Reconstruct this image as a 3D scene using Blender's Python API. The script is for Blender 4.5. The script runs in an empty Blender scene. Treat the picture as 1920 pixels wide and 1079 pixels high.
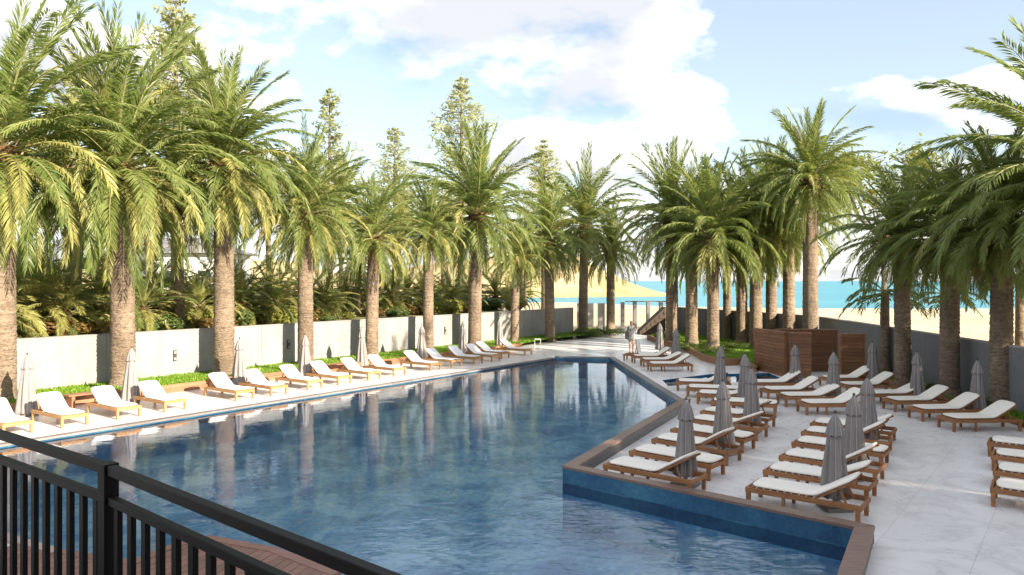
import bpy, bmesh, math, random
from mathutils import Vector, Matrix
from mathutils.geometry import tessellate_polygon
R = math.radians
rnd = random.Random(7)
S = bpy.context.scene
C = S.collection

# ------------------------------------------------------------------ camera, sky, sun, exposure
CAMH, FPX, HZ = 3.8, 1380.0, 527.0
cam_d = bpy.data.cameras.new('camera'); cam = bpy.data.objects.new('camera', cam_d); C.objects.link(cam)
cam.location = (0, 0, CAMH); cam.rotation_euler = (R(90), 0, 0)
cam_d.sensor_width = 36.0; cam_d.lens = 36.0*FPX/1920.0
cam_d.shift_y = -(539.5-HZ)/1920.0
cam_d.clip_start = 0.05; cam_d.clip_end = 20000
S.camera = cam
SUN_EL = R(21); SUN_DIR = Vector((0.76, -0.65, 0)).normalized()
W = bpy.data.worlds.new('World'); S.world = W; W.use_nodes = True
nt = W.node_tree; nt.nodes.clear()
def N(t, ty, **k):
    n = t.nodes.new(ty)
    for a, b in k.items(): setattr(n, a, b)
    return n
sky = N(nt, 'ShaderNodeTexSky', sky_type='NISHITA', sun_disc=False)
sky.sun_elevation = SUN_EL; sky.sun_rotation = math.atan2(SUN_DIR.x, SUN_DIR.y)
sky.air_density = 1.0; sky.dust_density = 1.0; sky.ozone_density = 1.0
def M_(t, op, a, b=None, c=None, clamp=False):
    n = N(t, 'ShaderNodeMath', operation=op, use_clamp=clamp)
    for i, v in enumerate((a, b, c)):
        if v is None: continue
        if isinstance(v, (int, float)): n.inputs[i].default_value = v
        else: t.links.new(v, n.inputs[i])
    return n.outputs[0]
def mixc(t, fac, a, b, blend='MIX'):
    n = N(t, 'ShaderNodeMix', data_type='RGBA', blend_type=blend)
    for i, v in ((0, fac), (6, a), (7, b)):
        if isinstance(v, (int, float)): n.inputs[i].default_value = v
        elif isinstance(v, tuple): n.inputs[i].default_value = v if len(v) == 4 else (*v, 1)
        else: t.links.new(v, n.inputs[i])
    return n.outputs[2]
tc = N(nt, 'ShaderNodeTexCoord'); sp = N(nt, 'ShaderNodeSeparateXYZ'); nt.links.new(tc.outputs['Generated'], sp.inputs[0])
zc = M_(nt, 'ADD', M_(nt, 'MAXIMUM', sp.outputs[2], 0.0), 0.30)
cx = M_(nt, 'DIVIDE', sp.outputs[0], zc); cy = M_(nt, 'DIVIDE', sp.outputs[1], zc)
cb = N(nt, 'ShaderNodeCombineXYZ'); nt.links.new(cx, cb.inputs[0]); nt.links.new(cy, cb.inputs[1]); cb.inputs[2].default_value = 3.7
def wnoise(vec, scale, detail, rough, off=(0, 0, 0), dist=0.0):
    mp = N(nt, 'ShaderNodeMapping'); nt.links.new(vec, mp.inputs[0]); mp.inputs['Location'].default_value = off
    n = N(nt, 'ShaderNodeTexNoise'); nt.links.new(mp.outputs[0], n.inputs['Vector'])
    n.inputs['Scale'].default_value = scale; n.inputs['Detail'].default_value = detail
    n.inputs['Roughness'].default_value = rough; n.inputs['Distortion'].default_value = dist
    return n.outputs[0]
CO = (3.4, 4.6, 0.0)
n1 = wnoise(cb.outputs[0], 2.1, 9, 0.54, off=CO)
n2 = wnoise(cb.outputs[0], 2.1, 6, 0.5, off=(CO[0]+.05, CO[1]-.10, CO[2]+.04))
dens = N(nt, 'ShaderNodeMapRange', interpolation_type='SMOOTHSTEP'); nt.links.new(n1, dens.inputs[0])
dens.inputs[1].default_value = 0.435; dens.inputs[2].default_value = 0.57
shd = N(nt, 'ShaderNodeMapRange', interpolation_type='SMOOTHSTEP'); nt.links.new(n2, shd.inputs[0])
shd.inputs[1].default_value = 0.46; shd.inputs[2].default_value = 0.62
CLOUD = 0.345
ccol = mixc(nt, shd.outputs[0], (CLOUD*1.02, CLOUD*1.01, CLOUD, 1), (CLOUD*.54, CLOUD*.55, CLOUD*.575, 1))
SKYK = 0.05
skc = N(nt, 'ShaderNodeVectorMath', operation='SCALE'); nt.links.new(sky.outputs[0], skc.inputs[0]); skc.inputs[3].default_value = 1.0
inv = 1.0/SKYK
cl2 = N(nt, 'ShaderNodeVectorMath', operation='SCALE'); nt.links.new(ccol, cl2.inputs[0]); cl2.inputs[3].default_value = inv
# thin veil of bright air near the horizon
veil = M_(nt, 'POWER', M_(nt, 'SUBTRACT', 1.0, M_(nt, 'MAXIMUM', sp.outputs[2], 0.0)), 9.0)
dd = M_(nt, 'MAXIMUM', M_(nt, 'MAXIMUM', M_(nt, 'MULTIPLY', dens.outputs[0], 0.95), 0.20), M_(nt, 'MULTIPLY', veil, 0.85))
fin = mixc(nt, dd, skc.outputs[0], cl2.outputs[0])
bg = N(nt, 'ShaderNodeBackground'); nt.links.new(fin, bg.inputs[0]); bg.inputs[1].default_value = SKYK
wo = N(nt, 'ShaderNodeOutputWorld'); nt.links.new(bg.outputs[0], wo.inputs[0])
sd = bpy.data.lights.new('sun', 'SUN'); so = bpy.data.objects.new('sun', sd); C.objects.link(so)
sd.energy = 2.9; sd.angle = R(0.5); sd.color = (1.0, 0.86, 0.68)
sv = Vector((SUN_DIR.x*math.cos(SUN_EL), SUN_DIR.y*math.cos(SUN_EL), math.sin(SUN_EL)))
so.rotation_euler = sv.to_track_quat('Z', 'Y').to_euler()
S.view_settings.view_transform = 'Standard'; S.view_settings.look = 'None'
S.view_settings.exposure = 2.3; S.view_settings.gamma = 1; S.view_settings.use_curve_mapping = False
S.render.engine = 'CYCLES'
S.cycles.max_bounces = 8; S.cycles.transparent_max_bounces = 16; S.cycles.diffuse_bounces = 3

def at(x, y, z=0.0):
    """ground point at height z that a sight line through this place of the photo meets"""
    d = (CAMH-z)*FPX/(y-HZ)
    return Vector(((x-960)/FPX*d, d, z))
def ray(x, d, z=0.0): return Vector(((x-960)/FPX*d, d, z))
def zat(y, d): return CAMH-(y-HZ)*d/FPX

# ------------------------------------------------------------------ materials
def mat(name):
    m = bpy.data.materials.new(name); m.use_nodes = True; t = m.node_tree
    return m, t, t.nodes['Principled BSDF'], t.nodes['Material Output']
def setp(p, **k):
    for a, b in k.items():
        p.inputs[a.replace('_', ' ')].default_value = b
def coords(t, kind='Object', scale=(1, 1, 1), rot=(0, 0, 0)):
    c = N(t, 'ShaderNodeTexCoord'); mp = N(t, 'ShaderNodeMapping'); t.links.new(c.outputs[kind], mp.inputs[0])
    mp.inputs['Scale'].default_value = scale; mp.inputs['Rotation'].default_value = rot
    return mp.outputs[0]
def world_pos(t, scale=(1, 1, 1), rot=(0, 0, 0)):
    c = N(t, 'ShaderNodeNewGeometry'); mp = N(t, 'ShaderNodeMapping'); t.links.new(c.outputs['Position'], mp.inputs[0])
    mp.inputs['Scale'].default_value = scale; mp.inputs['Rotation'].default_value = rot
    return mp.outputs[0]
def noise(t, v, scale, detail=5, rough=0.55, dist=0.0):
    n = N(t, 'ShaderNodeTexNoise'); t.links.new(v, n.inputs['Vector'])
    n.inputs['Scale'].default_value = scale; n.inputs['Detail'].default_value = detail
    n.inputs['Roughness'].default_value = rough; n.inputs['Distortion'].default_value = dist
    return n.outputs[0]
def ramp(t, f, stops):
    n = N(t, 'ShaderNodeValToRGB'); t.links.new(f, n.inputs[0]); e = n.color_ramp.elements
    while len(e) < len(stops): e.new(0.5)
    for q, (p, c) in zip(e, stops): q.position = p; q.color = (*c, 1) if len(c) == 3 else c
    return n.outputs[0]
def bump(t, p, h, strength, dist=0.02):
    b = N(t, 'ShaderNodeBump'); t.links.new(h, b.inputs['Height'])
    b.inputs['Strength'].default_value = strength; b.inputs['Distance'].default_value = dist
    t.links.new(b.outputs[0], p.inputs['Normal']); return b

def wood(name, a, b, rough=0.55, sc=(1.2, 14, 14)):
    m, t, p, o = mat(name); v = coords(t, scale=sc)
    n = noise(t, v, 3.0, 6, 0.6, 0.6); n3 = noise(t, coords(t), 1.7, 3)
    oi = N(t, 'ShaderNodeObjectInfo')
    c = ramp(t, n, [(0.3, a), (0.7, b)])
    hv = N(t, 'ShaderNodeHueSaturation'); t.links.new(c, hv.inputs['Color'])
    t.links.new(M_(t, 'ADD', M_(t, 'MULTIPLY', oi.outputs['Random'], 0.35), M_(t, 'ADD', M_(t, 'MULTIPLY', n3, 0.4), 0.62)), hv.inputs['Value'])
    t.links.new(hv.outputs[0], p.inputs['Base Color']); setp(p, Roughness=rough)
    bump(t, p, n, 0.35, 0.004); return m
M_TEAK = wood('teak', (0.20, 0.085, 0.032), (0.38, 0.17, 0.065))
M_TEAKL = wood('teak_light', (0.30, 0.15, 0.055), (0.50, 0.27, 0.11))
M_PLANK = wood('cladding_wood', (0.13, 0.055, 0.025), (0.27, 0.125, 0.06), 0.6)
M_BORD = wood('border_wood', (0.20, 0.09, 0.045), (0.34, 0.17, 0.09), 0.65)
M_DARKW = wood('dark_brown_wood', (0.05, 0.035, 0.025), (0.085, 0.06, 0.042), 0.8)  # darker brown than the other timbers, for the ramp
M_DECKW = wood('deck_wood', (0.16, 0.075, 0.06), (0.28, 0.14, 0.11), 0.45)
M_COPE = wood('coping_wood', (0.13, 0.075, 0.055), (0.24, 0.15, 0.115), 0.4)
M_COPEG = wood('coping_grey', (0.16, 0.14, 0.14), (0.26, 0.23, 0.22), 0.5)

def fabric(name, col, col2, sc=900, strength=0.12):
    m, t, p, o = mat(name); v = coords(t)
    n = noise(t, v, 4.0, 4); c = mixc(t, n, col, col2)
    t.links.new(c, p.inputs['Base Color']); setp(p, Roughness=0.9)
    p.inputs['Sheen Weight'].default_value = 0.15
    bump(t, p, noise(t, v, 14.0, 5), strength, 0.02); return m
M_CUSH = fabric('cream_canvas', (0.90, 0.85, 0.77), (0.86, 0.80, 0.71))
M_SLING = fabric('white_canvas', (0.84, 0.84, 0.85), (0.78, 0.78, 0.80))
def umb(name):
    m, t, p, o = mat(name); uv = N(t, 'ShaderNodeUVMap'); s = N(t, 'ShaderNodeSeparateXYZ'); t.links.new(uv.outputs[0], s.inputs[0])
    w = M_(t, 'FRACT', M_(t, 'MULTIPLY', s.outputs[0], 8.0))
    e = M_(t, 'LESS_THAN', M_(t, 'ABSOLUTE', M_(t, 'SUBTRACT', w, 0.5)), 0.055)
    n = noise(t, coords(t), 9.0, 4)
    c = mixc(t, n, (0.185, 0.168, 0.165), (0.27, 0.248, 0.24))
    c = mixc(t, M_(t, 'MULTIPLY', e, 0.75), c, (0.52, 0.47, 0.47))
    t.links.new(c, p.inputs['Base Color']); setp(p, Roughness=0.85); bump(t, p, n, 0.2, 0.02)
    return m
M_UMB = umb('taupe_parasol_canvas')
def plain(name, col, rough=0.5, metal=0.0, v=0.0):
    m, t, p, o = mat(name); n = noise(t, coords(t), 6.0, 4)
    c = mixc(t, n, tuple(q*(1-v) for q in col), tuple(min(1, q*(1+v)) for q in col))
    t.links.new(c, p.inputs['Base Color']); setp(p, Roughness=rough, Metallic=metal); return m
M_BLACK = plain('black_powder_coat', (0.006, 0.005, 0.005), 0.5, 0.0, 0.2)
M_BLACK.node_tree.nodes['Principled BSDF'].inputs['Specular IOR Level'].default_value = .12
M_DARK = plain('dark_metal', (0.06, 0.06, 0.06), 0.45, 0.3, 0.2)
M_BASE = plain('parasol_base', (0.20, 0.18, 0.16), 0.6, 0, 0.15)
M_WHITEP = plain('white_paint', (0.75, 0.75, 0.73), 0.4, 0, 0.05)
M_SKIN = plain('skin', (0.50, 0.28, 0.19), 0.55, 0, 0.06)
M_HAIR = plain('brown_hair', (0.13, 0.065, 0.035), 0.6, 0, 0.3)
M_BAG = plain('dark_cloth_bag', (0.05, 0.05, 0.06), 0.8, 0, 0.2)
def dress():
    m, t, p, o = mat('grey_print_cloth'); v = coords(t, scale=(1, 1, 0.6))
    n = noise(t, v, 14, 3, 0.6, 1.2); t.links.new(ramp(t, n, [(0.42, (0.10, 0.11, 0.10)), (0.58, (0.42, 0.42, 0.40))]), p.inputs['Base Color'])
    setp(p, Roughness=0.85); return m
M_DRESS = dress()

def leaf(name, a, b, tr=0.35, trc=(0.30, 0.36, 0.04)):
    m, t, p, o = mat(name); oi = N(t, 'ShaderNodeObjectInfo'); n = noise(t, coords(t), 0.9, 3)
    f = M_(t, 'ADD', M_(t, 'MULTIPLY', oi.outputs['Random'], 0.6), M_(t, 'MULTIPLY', n, 0.5), clamp=True)
    c = mixc(t, f, a, b); t.links.new(c, p.inputs['Base Color']); setp(p, Roughness=0.42)
    p.inputs['Specular IOR Level'].default_value = 0.45
    tl = N(t, 'ShaderNodeBsdfTranslucent'); t.links.new(mixc(t, 0.55, c, trc), tl.inputs[0])
    ms = N(t, 'ShaderNodeMixShader'); ms.inputs[0].default_value = tr
    t.links.new(p.outputs[0], ms.inputs[1]); t.links.new(tl.outputs[0], ms.inputs[2]); t.links.new(ms.outputs[0], o.inputs[0])
    return m
M_FROND = leaf('palm_frond_green', (0.115, 0.175, 0.048), (0.25, 0.30, 0.09), 0.45)
M_FRONDL = leaf('palm_frond_yellow_sunlit', (0.27, 0.28, 0.08), (0.38, 0.36, 0.12))  # yellowed fronds, also painting sunlight into the lit crowns
M_FRONDD = leaf('palm_frond_dry', (0.24, 0.15, 0.06), (0.34, 0.22, 0.09), 0.2)
M_BROAD = leaf('broad_palm_leaf', (0.05, 0.09, 0.03), (0.11, 0.15, 0.04))
M_BROADY = leaf('sunny_garden_leaf', (0.15, 0.17, 0.035), (0.26, 0.25, 0.06))
M_PINE = leaf('washed_out_conifer', (0.28, 0.32, 0.15), (0.40, 0.43, 0.23), 0.5, (0.55, 0.52, 0.24))  # pale tone paints in the overexposed look of distant trees
M_SHRUB = leaf('shrub_leaf', (0.045, 0.085, 0.022), (0.10, 0.15, 0.035))
M_ORANGE = leaf('rusty_undergrowth', (0.12, 0.06, 0.02), (0.26, 0.17, 0.05))
M_GRASS = leaf('grass_blade', (0.10, 0.21, 0.018), (0.20, 0.33, 0.03), 0.35, (0.25, 0.42, 0.03))
M_RACH = plain('frond_stem', (0.24, 0.23, 0.10), 0.5, 0, 0.2)

def trunk_mat(name, a, b):
    m, t, p, o = mat(name); v = coords(t, scale=(1, 1, 6.5)); w = noise(t, v, 2.2, 7, 0.72, 0.8)
    n2 = noise(t, coords(t, scale=(9, 9, 14)), 1.0, 4, 0.6)
    c = mixc(t, ramp(t, w, [(0.30, (0, 0, 0)), (0.65, (1, 1, 1))]), a, b)
    c = mixc(t, ramp(t, n2, [(0.33, (.7, .7, .7)), (0.50, (0, 0, 0))]), c, tuple(q*0.45 for q in a))
    n4 = noise(t, world_pos(t, (1, 1, .7)), 1.1, 5, .6); c = mixc(t, ramp(t, n4, [(.38, (.55, .55, .55)), (.62, (0, 0, 0))]), c, tuple(q*.62 for q in a))
    t.links.new(c, p.inputs['Base Color']); setp(p, Roughness=0.9)
    bump(t, p, M_(t, 'ADD', w, n2), 1.0, 0.09); return m
M_TRUNK = trunk_mat('palm_trunk', (0.17, 0.12, 0.08), (0.40, 0.31, 0.22))
M_BOOT = trunk_mat('palm_boots', (0.17, 0.10, 0.045), (0.34, 0.21, 0.09))
M_BARK = trunk_mat('grey_bark', (0.10, 0.08, 0.06), (0.20, 0.16, 0.12))

def stucco(name, a, b, bs, diag=False, st=0.3):
    m, t, p, o = mat(name); v = world_pos(t)
    n = noise(t, v, 0.5, 6, 0.6); big = noise(t, world_pos(t, (1.5, 1.5, 0.35)), 1.6, 5, 0.65)
    c = mixc(t, ramp(t, M_(t, 'ADD', M_(t, 'MULTIPLY', n, .5), M_(t, 'MULTIPLY', big, .5)), [(0.35, (0, 0, 0)), (0.65, (1, 1, 1))]), a, b)
    t.links.new(c, p.inputs['Base Color']); setp(p, Roughness=0.85)
    if diag:
        h = noise(t, world_pos(t, (2.0, 5.0, 3.0), (R(38), 0, 0)), 3.6, 4, 0.6, 1.0)
        c2 = mixc(t, M_(t, 'MULTIPLY', h, 0.6), c, tuple(q*0.6 for q in a)); t.links.new(c2, p.inputs['Base Color'])
    else: h = noise(t, v, bs, 5)
    bump(t, p, h, st, 0.05); return m
M_WALL = stucco('pale_render', (0.22, 0.215, 0.21), (0.34, 0.33, 0.315), 18)
M_WALLCAP = stucco('grey_cap', (0.22, 0.21, 0.21), (0.30, 0.29, 0.28), 20)
M_WALLR = stucco('rough_grey_render', (0.20, 0.20, 0.215), (0.27, 0.27, 0.285), 12, True, 1.0)
M_WALLD = stucco('dark_grey_render', (0.10, 0.10, 0.11), (0.16, 0.155, 0.16), 12, False)
M_HOTEL = stucco('cream_render', (0.55, 0.50, 0.44), (0.62, 0.57, 0.50), 10)

def marble():
    m, t, p, o = mat('pale_marble_paving'); v = world_pos(t, rot=(0, 0, R(38)))
    n = noise(t, v, 0.55, 8, 0.6, 1.6); f = noise(t, v, 3.0, 6, 0.6, 0.8)
    vein = M_(t, 'ABSOLUTE', M_(t, 'SUBTRACT', n, 0.5))
    c = ramp(t, vein, [(0.0, (0.64, 0.62, 0.62)), (0.022, (0.78, 0.765, 0.765)), (0.09, (0.84, 0.825, 0.815))])
    c = mixc(t, M_(t, 'MULTIPLY', f, 0.45), c, (0.77, 0.755, 0.755))
    br = N(t, 'ShaderNodeTexBrick'); t.links.new(v, br.inputs['Vector'])
    br.inputs['Scale'].default_value = 1.0; br.inputs['Brick Width'].default_value = 1.2; br.inputs['Row Height'].default_value = 1.2
    br.inputs['Mortar Size'].default_value = 0.006; br.offset = 0.0
    c = mixc(t, M_(t, 'MULTIPLY', br.outputs['Fac'], 0.45), c, (0.33, 0.32, 0.32))
    t.links.new(c, p.inputs['Base Color'])
    rr = N(t, 'ShaderNodeMapRange'); t.links.new(f, rr.inputs[0]); rr.inputs[3].default_value = 0.18; rr.inputs[4].default_value = 0.42
    t.links.new(rr.outputs[0], p.inputs['Roughness']); bump(t, p, f, 0.04, 0.02)
    return m
M_MARBLE = marble()
def sand():
    m, t, p, o = mat('pale_sand'); v = world_pos(t)
    n = noise(t, v, 0.05, 8, 0.6); n2 = noise(t, world_pos(t, (0.12, 0.9, 1)), 1.0, 5)
    c = ramp(t, M_(t, 'ADD', M_(t, 'MULTIPLY', n, .6), M_(t, 'MULTIPLY', n2, .4)), [(0.35, (0.52, 0.40, 0.25)), (0.65, (0.66, 0.55, 0.38))])
    t.links.new(c, p.inputs['Base Color']); setp(p, Roughness=0.95); bump(t, p, noise(t, v, 1.5, 6), 0.5, 0.1); return m
M_SAND = sand()
def hillm():
    m, t, p, o = mat('dry_dune_grass'); v = world_pos(t, (1, .6, 2))
    n = noise(t, v, 0.09, 9, 0.65, 0.6)
    t.links.new(ramp(t, n, [(0.3, (0.30, 0.22, 0.09)), (0.5, (0.46, 0.36, 0.17)), (0.7, (0.55, 0.46, 0.26))]), p.inputs['Base Color'])
    setp(p, Roughness=1.0); bump(t, p, noise(t, v, 0.5, 6), 0.8, 0.8); return m
M_HILL = hillm()
def soil():
    m, t, p, o = mat('garden_soil'); n = noise(t, world_pos(t), 1.3, 6, 0.6)
    t.links.new(ramp(t, n, [(0.35, (0.13, 0.10, 0.045)), (0.5, (0.15, 0.17, 0.05)), (0.65, (0.28, 0.24, 0.12))]), p.inputs['Base Color'])
    setp(p, Roughness=1.0); return m
M_SOIL = soil()
def lawn():
    m, t, p, o = mat('lawn_base'); n = noise(t, world_pos(t), 2.3, 6, 0.6)
    t.links.new(ramp(t, n, [(0.35, (0.10, 0.20, 0.02)), (0.65, (0.17, 0.30, 0.03))]), p.inputs['Base Color'])
    setp(p, Roughness=1.0); bump(t, p, noise(t, world_pos(t), 30, 3), 0.8, 0.05); return m
M_LAWN = lawn()
def sea():
    m, t, p, o = mat('turquoise_sea'); v = world_pos(t, (0.25, 1, 1)); n = noise(t, v, 0.02, 5)
    t.links.new(ramp(t, n, [(0.3, (0.035, 0.24, 0.32)), (0.7, (0.07, 0.34, 0.41))]), p.inputs['Base Color'])
    setp(p, Roughness=0.35); p.inputs['Specular IOR Level'].default_value = 0.18
    bump(t, p, noise(t, world_pos(t, (0.4, 1, 1)), 0.7, 5), 0.6, 0.5); return m
M_SEA = sea()
def tile(name, cols, uvs=True, size=0.05):
    m, t, p, o = mat(name); uv = N(t, 'ShaderNodeUVMap')
    mp = N(t, 'ShaderNodeMapping'); t.links.new(uv.outputs[0], mp.inputs[0])
    br = N(t, 'ShaderNodeTexBrick'); t.links.new(mp.outputs[0], br.inputs['Vector']); br.offset = 0.0
    br.inputs['Scale'].default_value = 1.0; br.inputs['Brick Width'].default_value = size; br.inputs['Row Height'].default_value = size
    br.inputs['Mortar Size'].default_value = size*0.05; br.inputs['Color1'].default_value = (0, 0, 0, 1); br.inputs['Color2'].default_value = (1, 1, 1, 1)
    br.inputs['Mortar'].default_value = (.5, .5, .5, 1)
    n = noise(t, mp.outputs[0], 0.75, 6, 0.6, 0.8)
    f = M_(t, 'ADD', M_(t, 'MULTIPLY', br.outputs[0], 0.10), M_(t, 'MULTIPLY', n, 0.90))
    t.links.new(ramp(t, f, cols), p.inputs['Base Color']); setp(p, Roughness=0.22); return m
M_TILE = tile('blue_mosaic_wall', [(0.3, (0.012, 0.05, 0.11)), (0.5, (0.025, 0.10, 0.19)), (0.7, (0.06, 0.19, 0.27))], size=0.05)
M_FLOOR = tile('blue_mosaic_floor', [(0.38, (0.15, 0.33, 0.53)), (0.5, (0.30, 0.52, 0.70)), (0.60, (0.60, 0.77, 0.84))], size=0.10)
def water():
    m, t, p, o = mat('pool_water'); t.nodes.remove(p)
    a = noise(t, world_pos(t, (1.0, 1.0, 1), (0, 0, R(25))), 0.8, 2, 0.5, 1.4)
    b = noise(t, world_pos(t, (1.4, 2.6, 1), (0, 0, R(-8))), 2.4, 3, 0.55, 0.7)
    h = M_(t, 'ADD', M_(t, 'MULTIPLY', a, 1.25), M_(t, 'MULTIPLY', b, 0.45))
    # breeze: livelier ripples over the near part of the pool and in soft patches, calm by the far edges
    g = N(t, 'ShaderNodeNewGeometry'); sy = N(t, 'ShaderNodeSeparateXYZ'); t.links.new(g.outputs['Position'], sy.inputs[0])
    yr = N(t, 'ShaderNodeMapRange', interpolation_type='SMOOTHSTEP'); t.links.new(M_(t, 'ADD', sy.outputs[1], M_(t, 'MULTIPLY', sy.outputs[0], -0.75)), yr.inputs[0])
    yr.inputs[1].default_value = 22.0; yr.inputs[2].default_value = 5.0; yr.inputs[3].default_value = 0.0; yr.inputs[4].default_value = 1.0
    pt = noise(t, world_pos(t), 0.16, 3); pr = N(t, 'ShaderNodeMapRange'); t.links.new(pt, pr.inputs[0]); pr.inputs[1].default_value = .35; pr.inputs[2].default_value = .65; pr.inputs[3].default_value = .5; pr.inputs[4].default_value = 1.0
    amp = M_(t, 'ADD', M_(t, 'MULTIPLY', M_(t, 'MULTIPLY', yr.outputs[0], pr.outputs[0]), 0.030), 0.0030)
    bp = N(t, 'ShaderNodeBump'); t.links.new(M_(t, 'MULTIPLY', h, amp), bp.inputs['Height']); bp.inputs['Strength'].default_value = 1.0; bp.inputs['Distance'].default_value = 1.0
    fr = N(t, 'ShaderNodeFresnel'); fr.inputs[0].default_value = 1.5; t.links.new(bp.outputs[0], fr.inputs['Normal'])
    gl = N(t, 'ShaderNodeBsdfGlossy'); gl.inputs['Roughness'].default_value = 0.03; t.links.new(bp.outputs[0], gl.inputs['Normal'])
    gl.inputs[0].default_value = (0.95, 0.97, 1, 1)
    tr = N(t, 'ShaderNodeBsdfTransparent'); tr.inputs[0].default_value = (0.76, 0.90, 0.95, 1)
    ms = N(t, 'ShaderNodeMixShader'); t.links.new(fr.outputs[0], ms.inputs[0]); t.links.new(tr.outputs[0], ms.inputs[1]); t.links.new(gl.outputs[0], ms.inputs[2])
    t.links.new(ms.outputs[0], o.inputs[0]); return m
M_WATER = water()
def darkglass():
    m, t, p, o = mat('polished_dark_stone'); n = noise(t, world_pos(t), 1.2, 5)
    t.links.new(mixc(t, n, (0.018, 0.014, 0.010), (0.04, 0.03, 0.02)), p.inputs['Base Color']); setp(p, Roughness=0.06); p.inputs['Specular IOR Level'].default_value = 0.6
    return m
M_MIRROR = darkglass()
def window_glass():
    m, t, p, o = mat('window_glass'); n = noise(t, world_pos(t), 0.4, 2)
    t.links.new(mixc(t, n, (0.03, 0.04, 0.05), (0.06, 0.07, 0.08)), p.inputs['Base Color']); setp(p, Roughness=0.05); return m
M_GLASS = window_glass()

# ------------------------------------------------------------------ helpers
class MB:
    def __init__(s): s.v = []; s.f = []; s.uv = []; s.mi = []
    def quadf(s, idx, uv=None, m=0): s.f.append(tuple(idx)); s.uv.append(uv); s.mi.append(m)
    def box(s, c, d, rz=0.0, ry=0.0, taper=1.0, m=0):
        b = len(s.v); hx, hy, hz = d[0]/2, d[1]/2, d[2]/2
        Mx = Matrix.Translation(Vector(c)) @ Matrix.Rotation(rz, 4, 'Z') @ Matrix.Rotation(ry, 4, 'Y')
        for z in (-hz, hz):
            k = taper if z < 0 else 1.0
            for x, y in ((-hx, -hy), (hx, -hy), (hx, hy), (-hx, hy)): s.v.append(tuple(Mx @ Vector((x*k, y*k, z))))
        for q in ((0, 3, 2, 1), (4, 5, 6, 7), (0, 1, 5, 4), (1, 2, 6, 5), (2, 3, 7, 6), (3, 0, 4, 7)): s.quadf([b+i for i in q], m=m)
    def bar(s, p, q, w, h, up=Vector((0, 0, 1)), m=0):
        p, q = Vector(p), Vector(q); d = (q-p).normalized(); sd_ = d.cross(up)
        if sd_.length < 1e-4: sd_ = Vector((1, 0, 0))
        sd_.normalize(); u = sd_.cross(d); b = len(s.v)
        for e in (p, q):
            for x, y in ((-1, -1), (1, -1), (1, 1), (-1, 1)): s.v.append(tuple(e+sd_*(x*w/2)+u*(y*h/2)))
        for f in ((0, 3, 2, 1), (4, 5, 6, 7), (0, 1, 5, 4), (1, 2, 6, 5), (2, 3, 7, 6), (3, 0, 4, 7)): s.quadf([b+i for i in f], m=m)
    def tube(s, pts, rad, n=8, cap=True, m=0):
        b = len(s.v); k = len(pts); pts = [Vector(p) for p in pts]
        for i, p in enumerate(pts):
            d = (pts[min(i+1, k-1)]-pts[max(i-1, 0)]).normalized()
            a = d.cross(Vector((0, 1, 0.01))); a = a.normalized() if a.length > 1e-3 else Vector((1, 0, 0)); c = d.cross(a)
            for j in range(n):
                t_ = 2*math.pi*j/n; s.v.append(tuple(p+(a*math.cos(t_)+c*math.sin(t_))*rad[i]))
        for i in range(k-1):
            for j in range(n): s.quadf([b+i*n+j, b+i*n+(j+1) % n, b+(i+1)*n+(j+1) % n, b+(i+1)*n+j], m=m)
        if cap: s.quadf([b+j for j in range(n)][::-1], m=m); s.quadf([b+(k-1)*n+j for j in range(n)], m=m)
    def prism(s, poly, z0, z1, m=0):
        b = len(s.v); n = len(poly)
        for z in (z0, z1):
            for x, y in poly: s.v.append((x, y, z))
        for t3 in tessellate_polygon([[Vector((x, y, 0)) for x, y in poly]]):
            s.quadf([b+n+i for i in t3], m=m); s.quadf([b+i for i in t3][::-1], m=m)
        for i in range(n): j = (i+1) % n; s.quadf([b+i, b+j, b+n+j, b+n+i], m=m)
    def mesh(s, name, mats, smooth=False, fixn=True):
        me = bpy.data.meshes.new(name); me.from_pydata(s.v, [], s.f)
        for m in (mats if isinstance(mats, (list, tuple)) else [mats]): me.materials.append(m)
        if any(s.mi): me.polygons.foreach_set('material_index', s.mi)
        if any(u is not None for u in s.uv):
            ul = me.uv_layers.new(name='UVMap'); k = 0
            for p, u in zip(me.polygons, s.uv):
                for q in range(len(p.vertices)):
                    if u is not None: ul.data[k].uv = u[q]
                    k += 1
        if fixn:
            bm = bmesh.new(); bm.from_mesh(me); bmesh.ops.recalc_face_normals(bm, faces=bm.faces); bm.to_mesh(me); bm.free()
        if smooth: me.polygons.foreach_set('use_smooth', [True]*len(me.polygons))
        return me
def link(name, me, parent=None, loc=None, rz=0.0):
    o = bpy.data.objects.new(name, me); C.objects.link(o); o.parent = parent
    if loc is not None: o.location = loc
    if rz: o.rotation_euler = (0, 0, rz)
    return o
def tag(o, label=None, cat=None, group=None, kind=None):
    for k, v in (('label', label), ('category', cat), ('group', group), ('kind', kind)):
        if v: o[k] = v
    return o
def thing(name, label, cat, loc=(0, 0, 0), rz=0.0, group=None):
    return tag(link(name, None, None, loc, rz), label, cat, group)
def structure(name, me, parent=None): return tag(link(name, me, parent), kind='structure')
def bevel(o, w=0.006, seg=2):
    b = o.modifiers.new('bevel', 'BEVEL'); b.width = w; b.segments = seg; b.limit_method = 'ANGLE'; return o
KIDS = {}
def kids(o):
    return [c for c in bpy.data.objects if c.parent == o]
def dup(root, loc, rz, label, group=None, tree=None):
    r = root.copy(); C.objects.link(r); r.location = loc; r.rotation_euler = (0, 0, rz); r['label'] = label
    if group: r['group'] = group
    for ch, sub in tree:
        c = ch.copy(); C.objects.link(c); c.parent = r
        for g in sub: d = g.copy(); C.objects.link(d); d.parent = c
    return r
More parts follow.
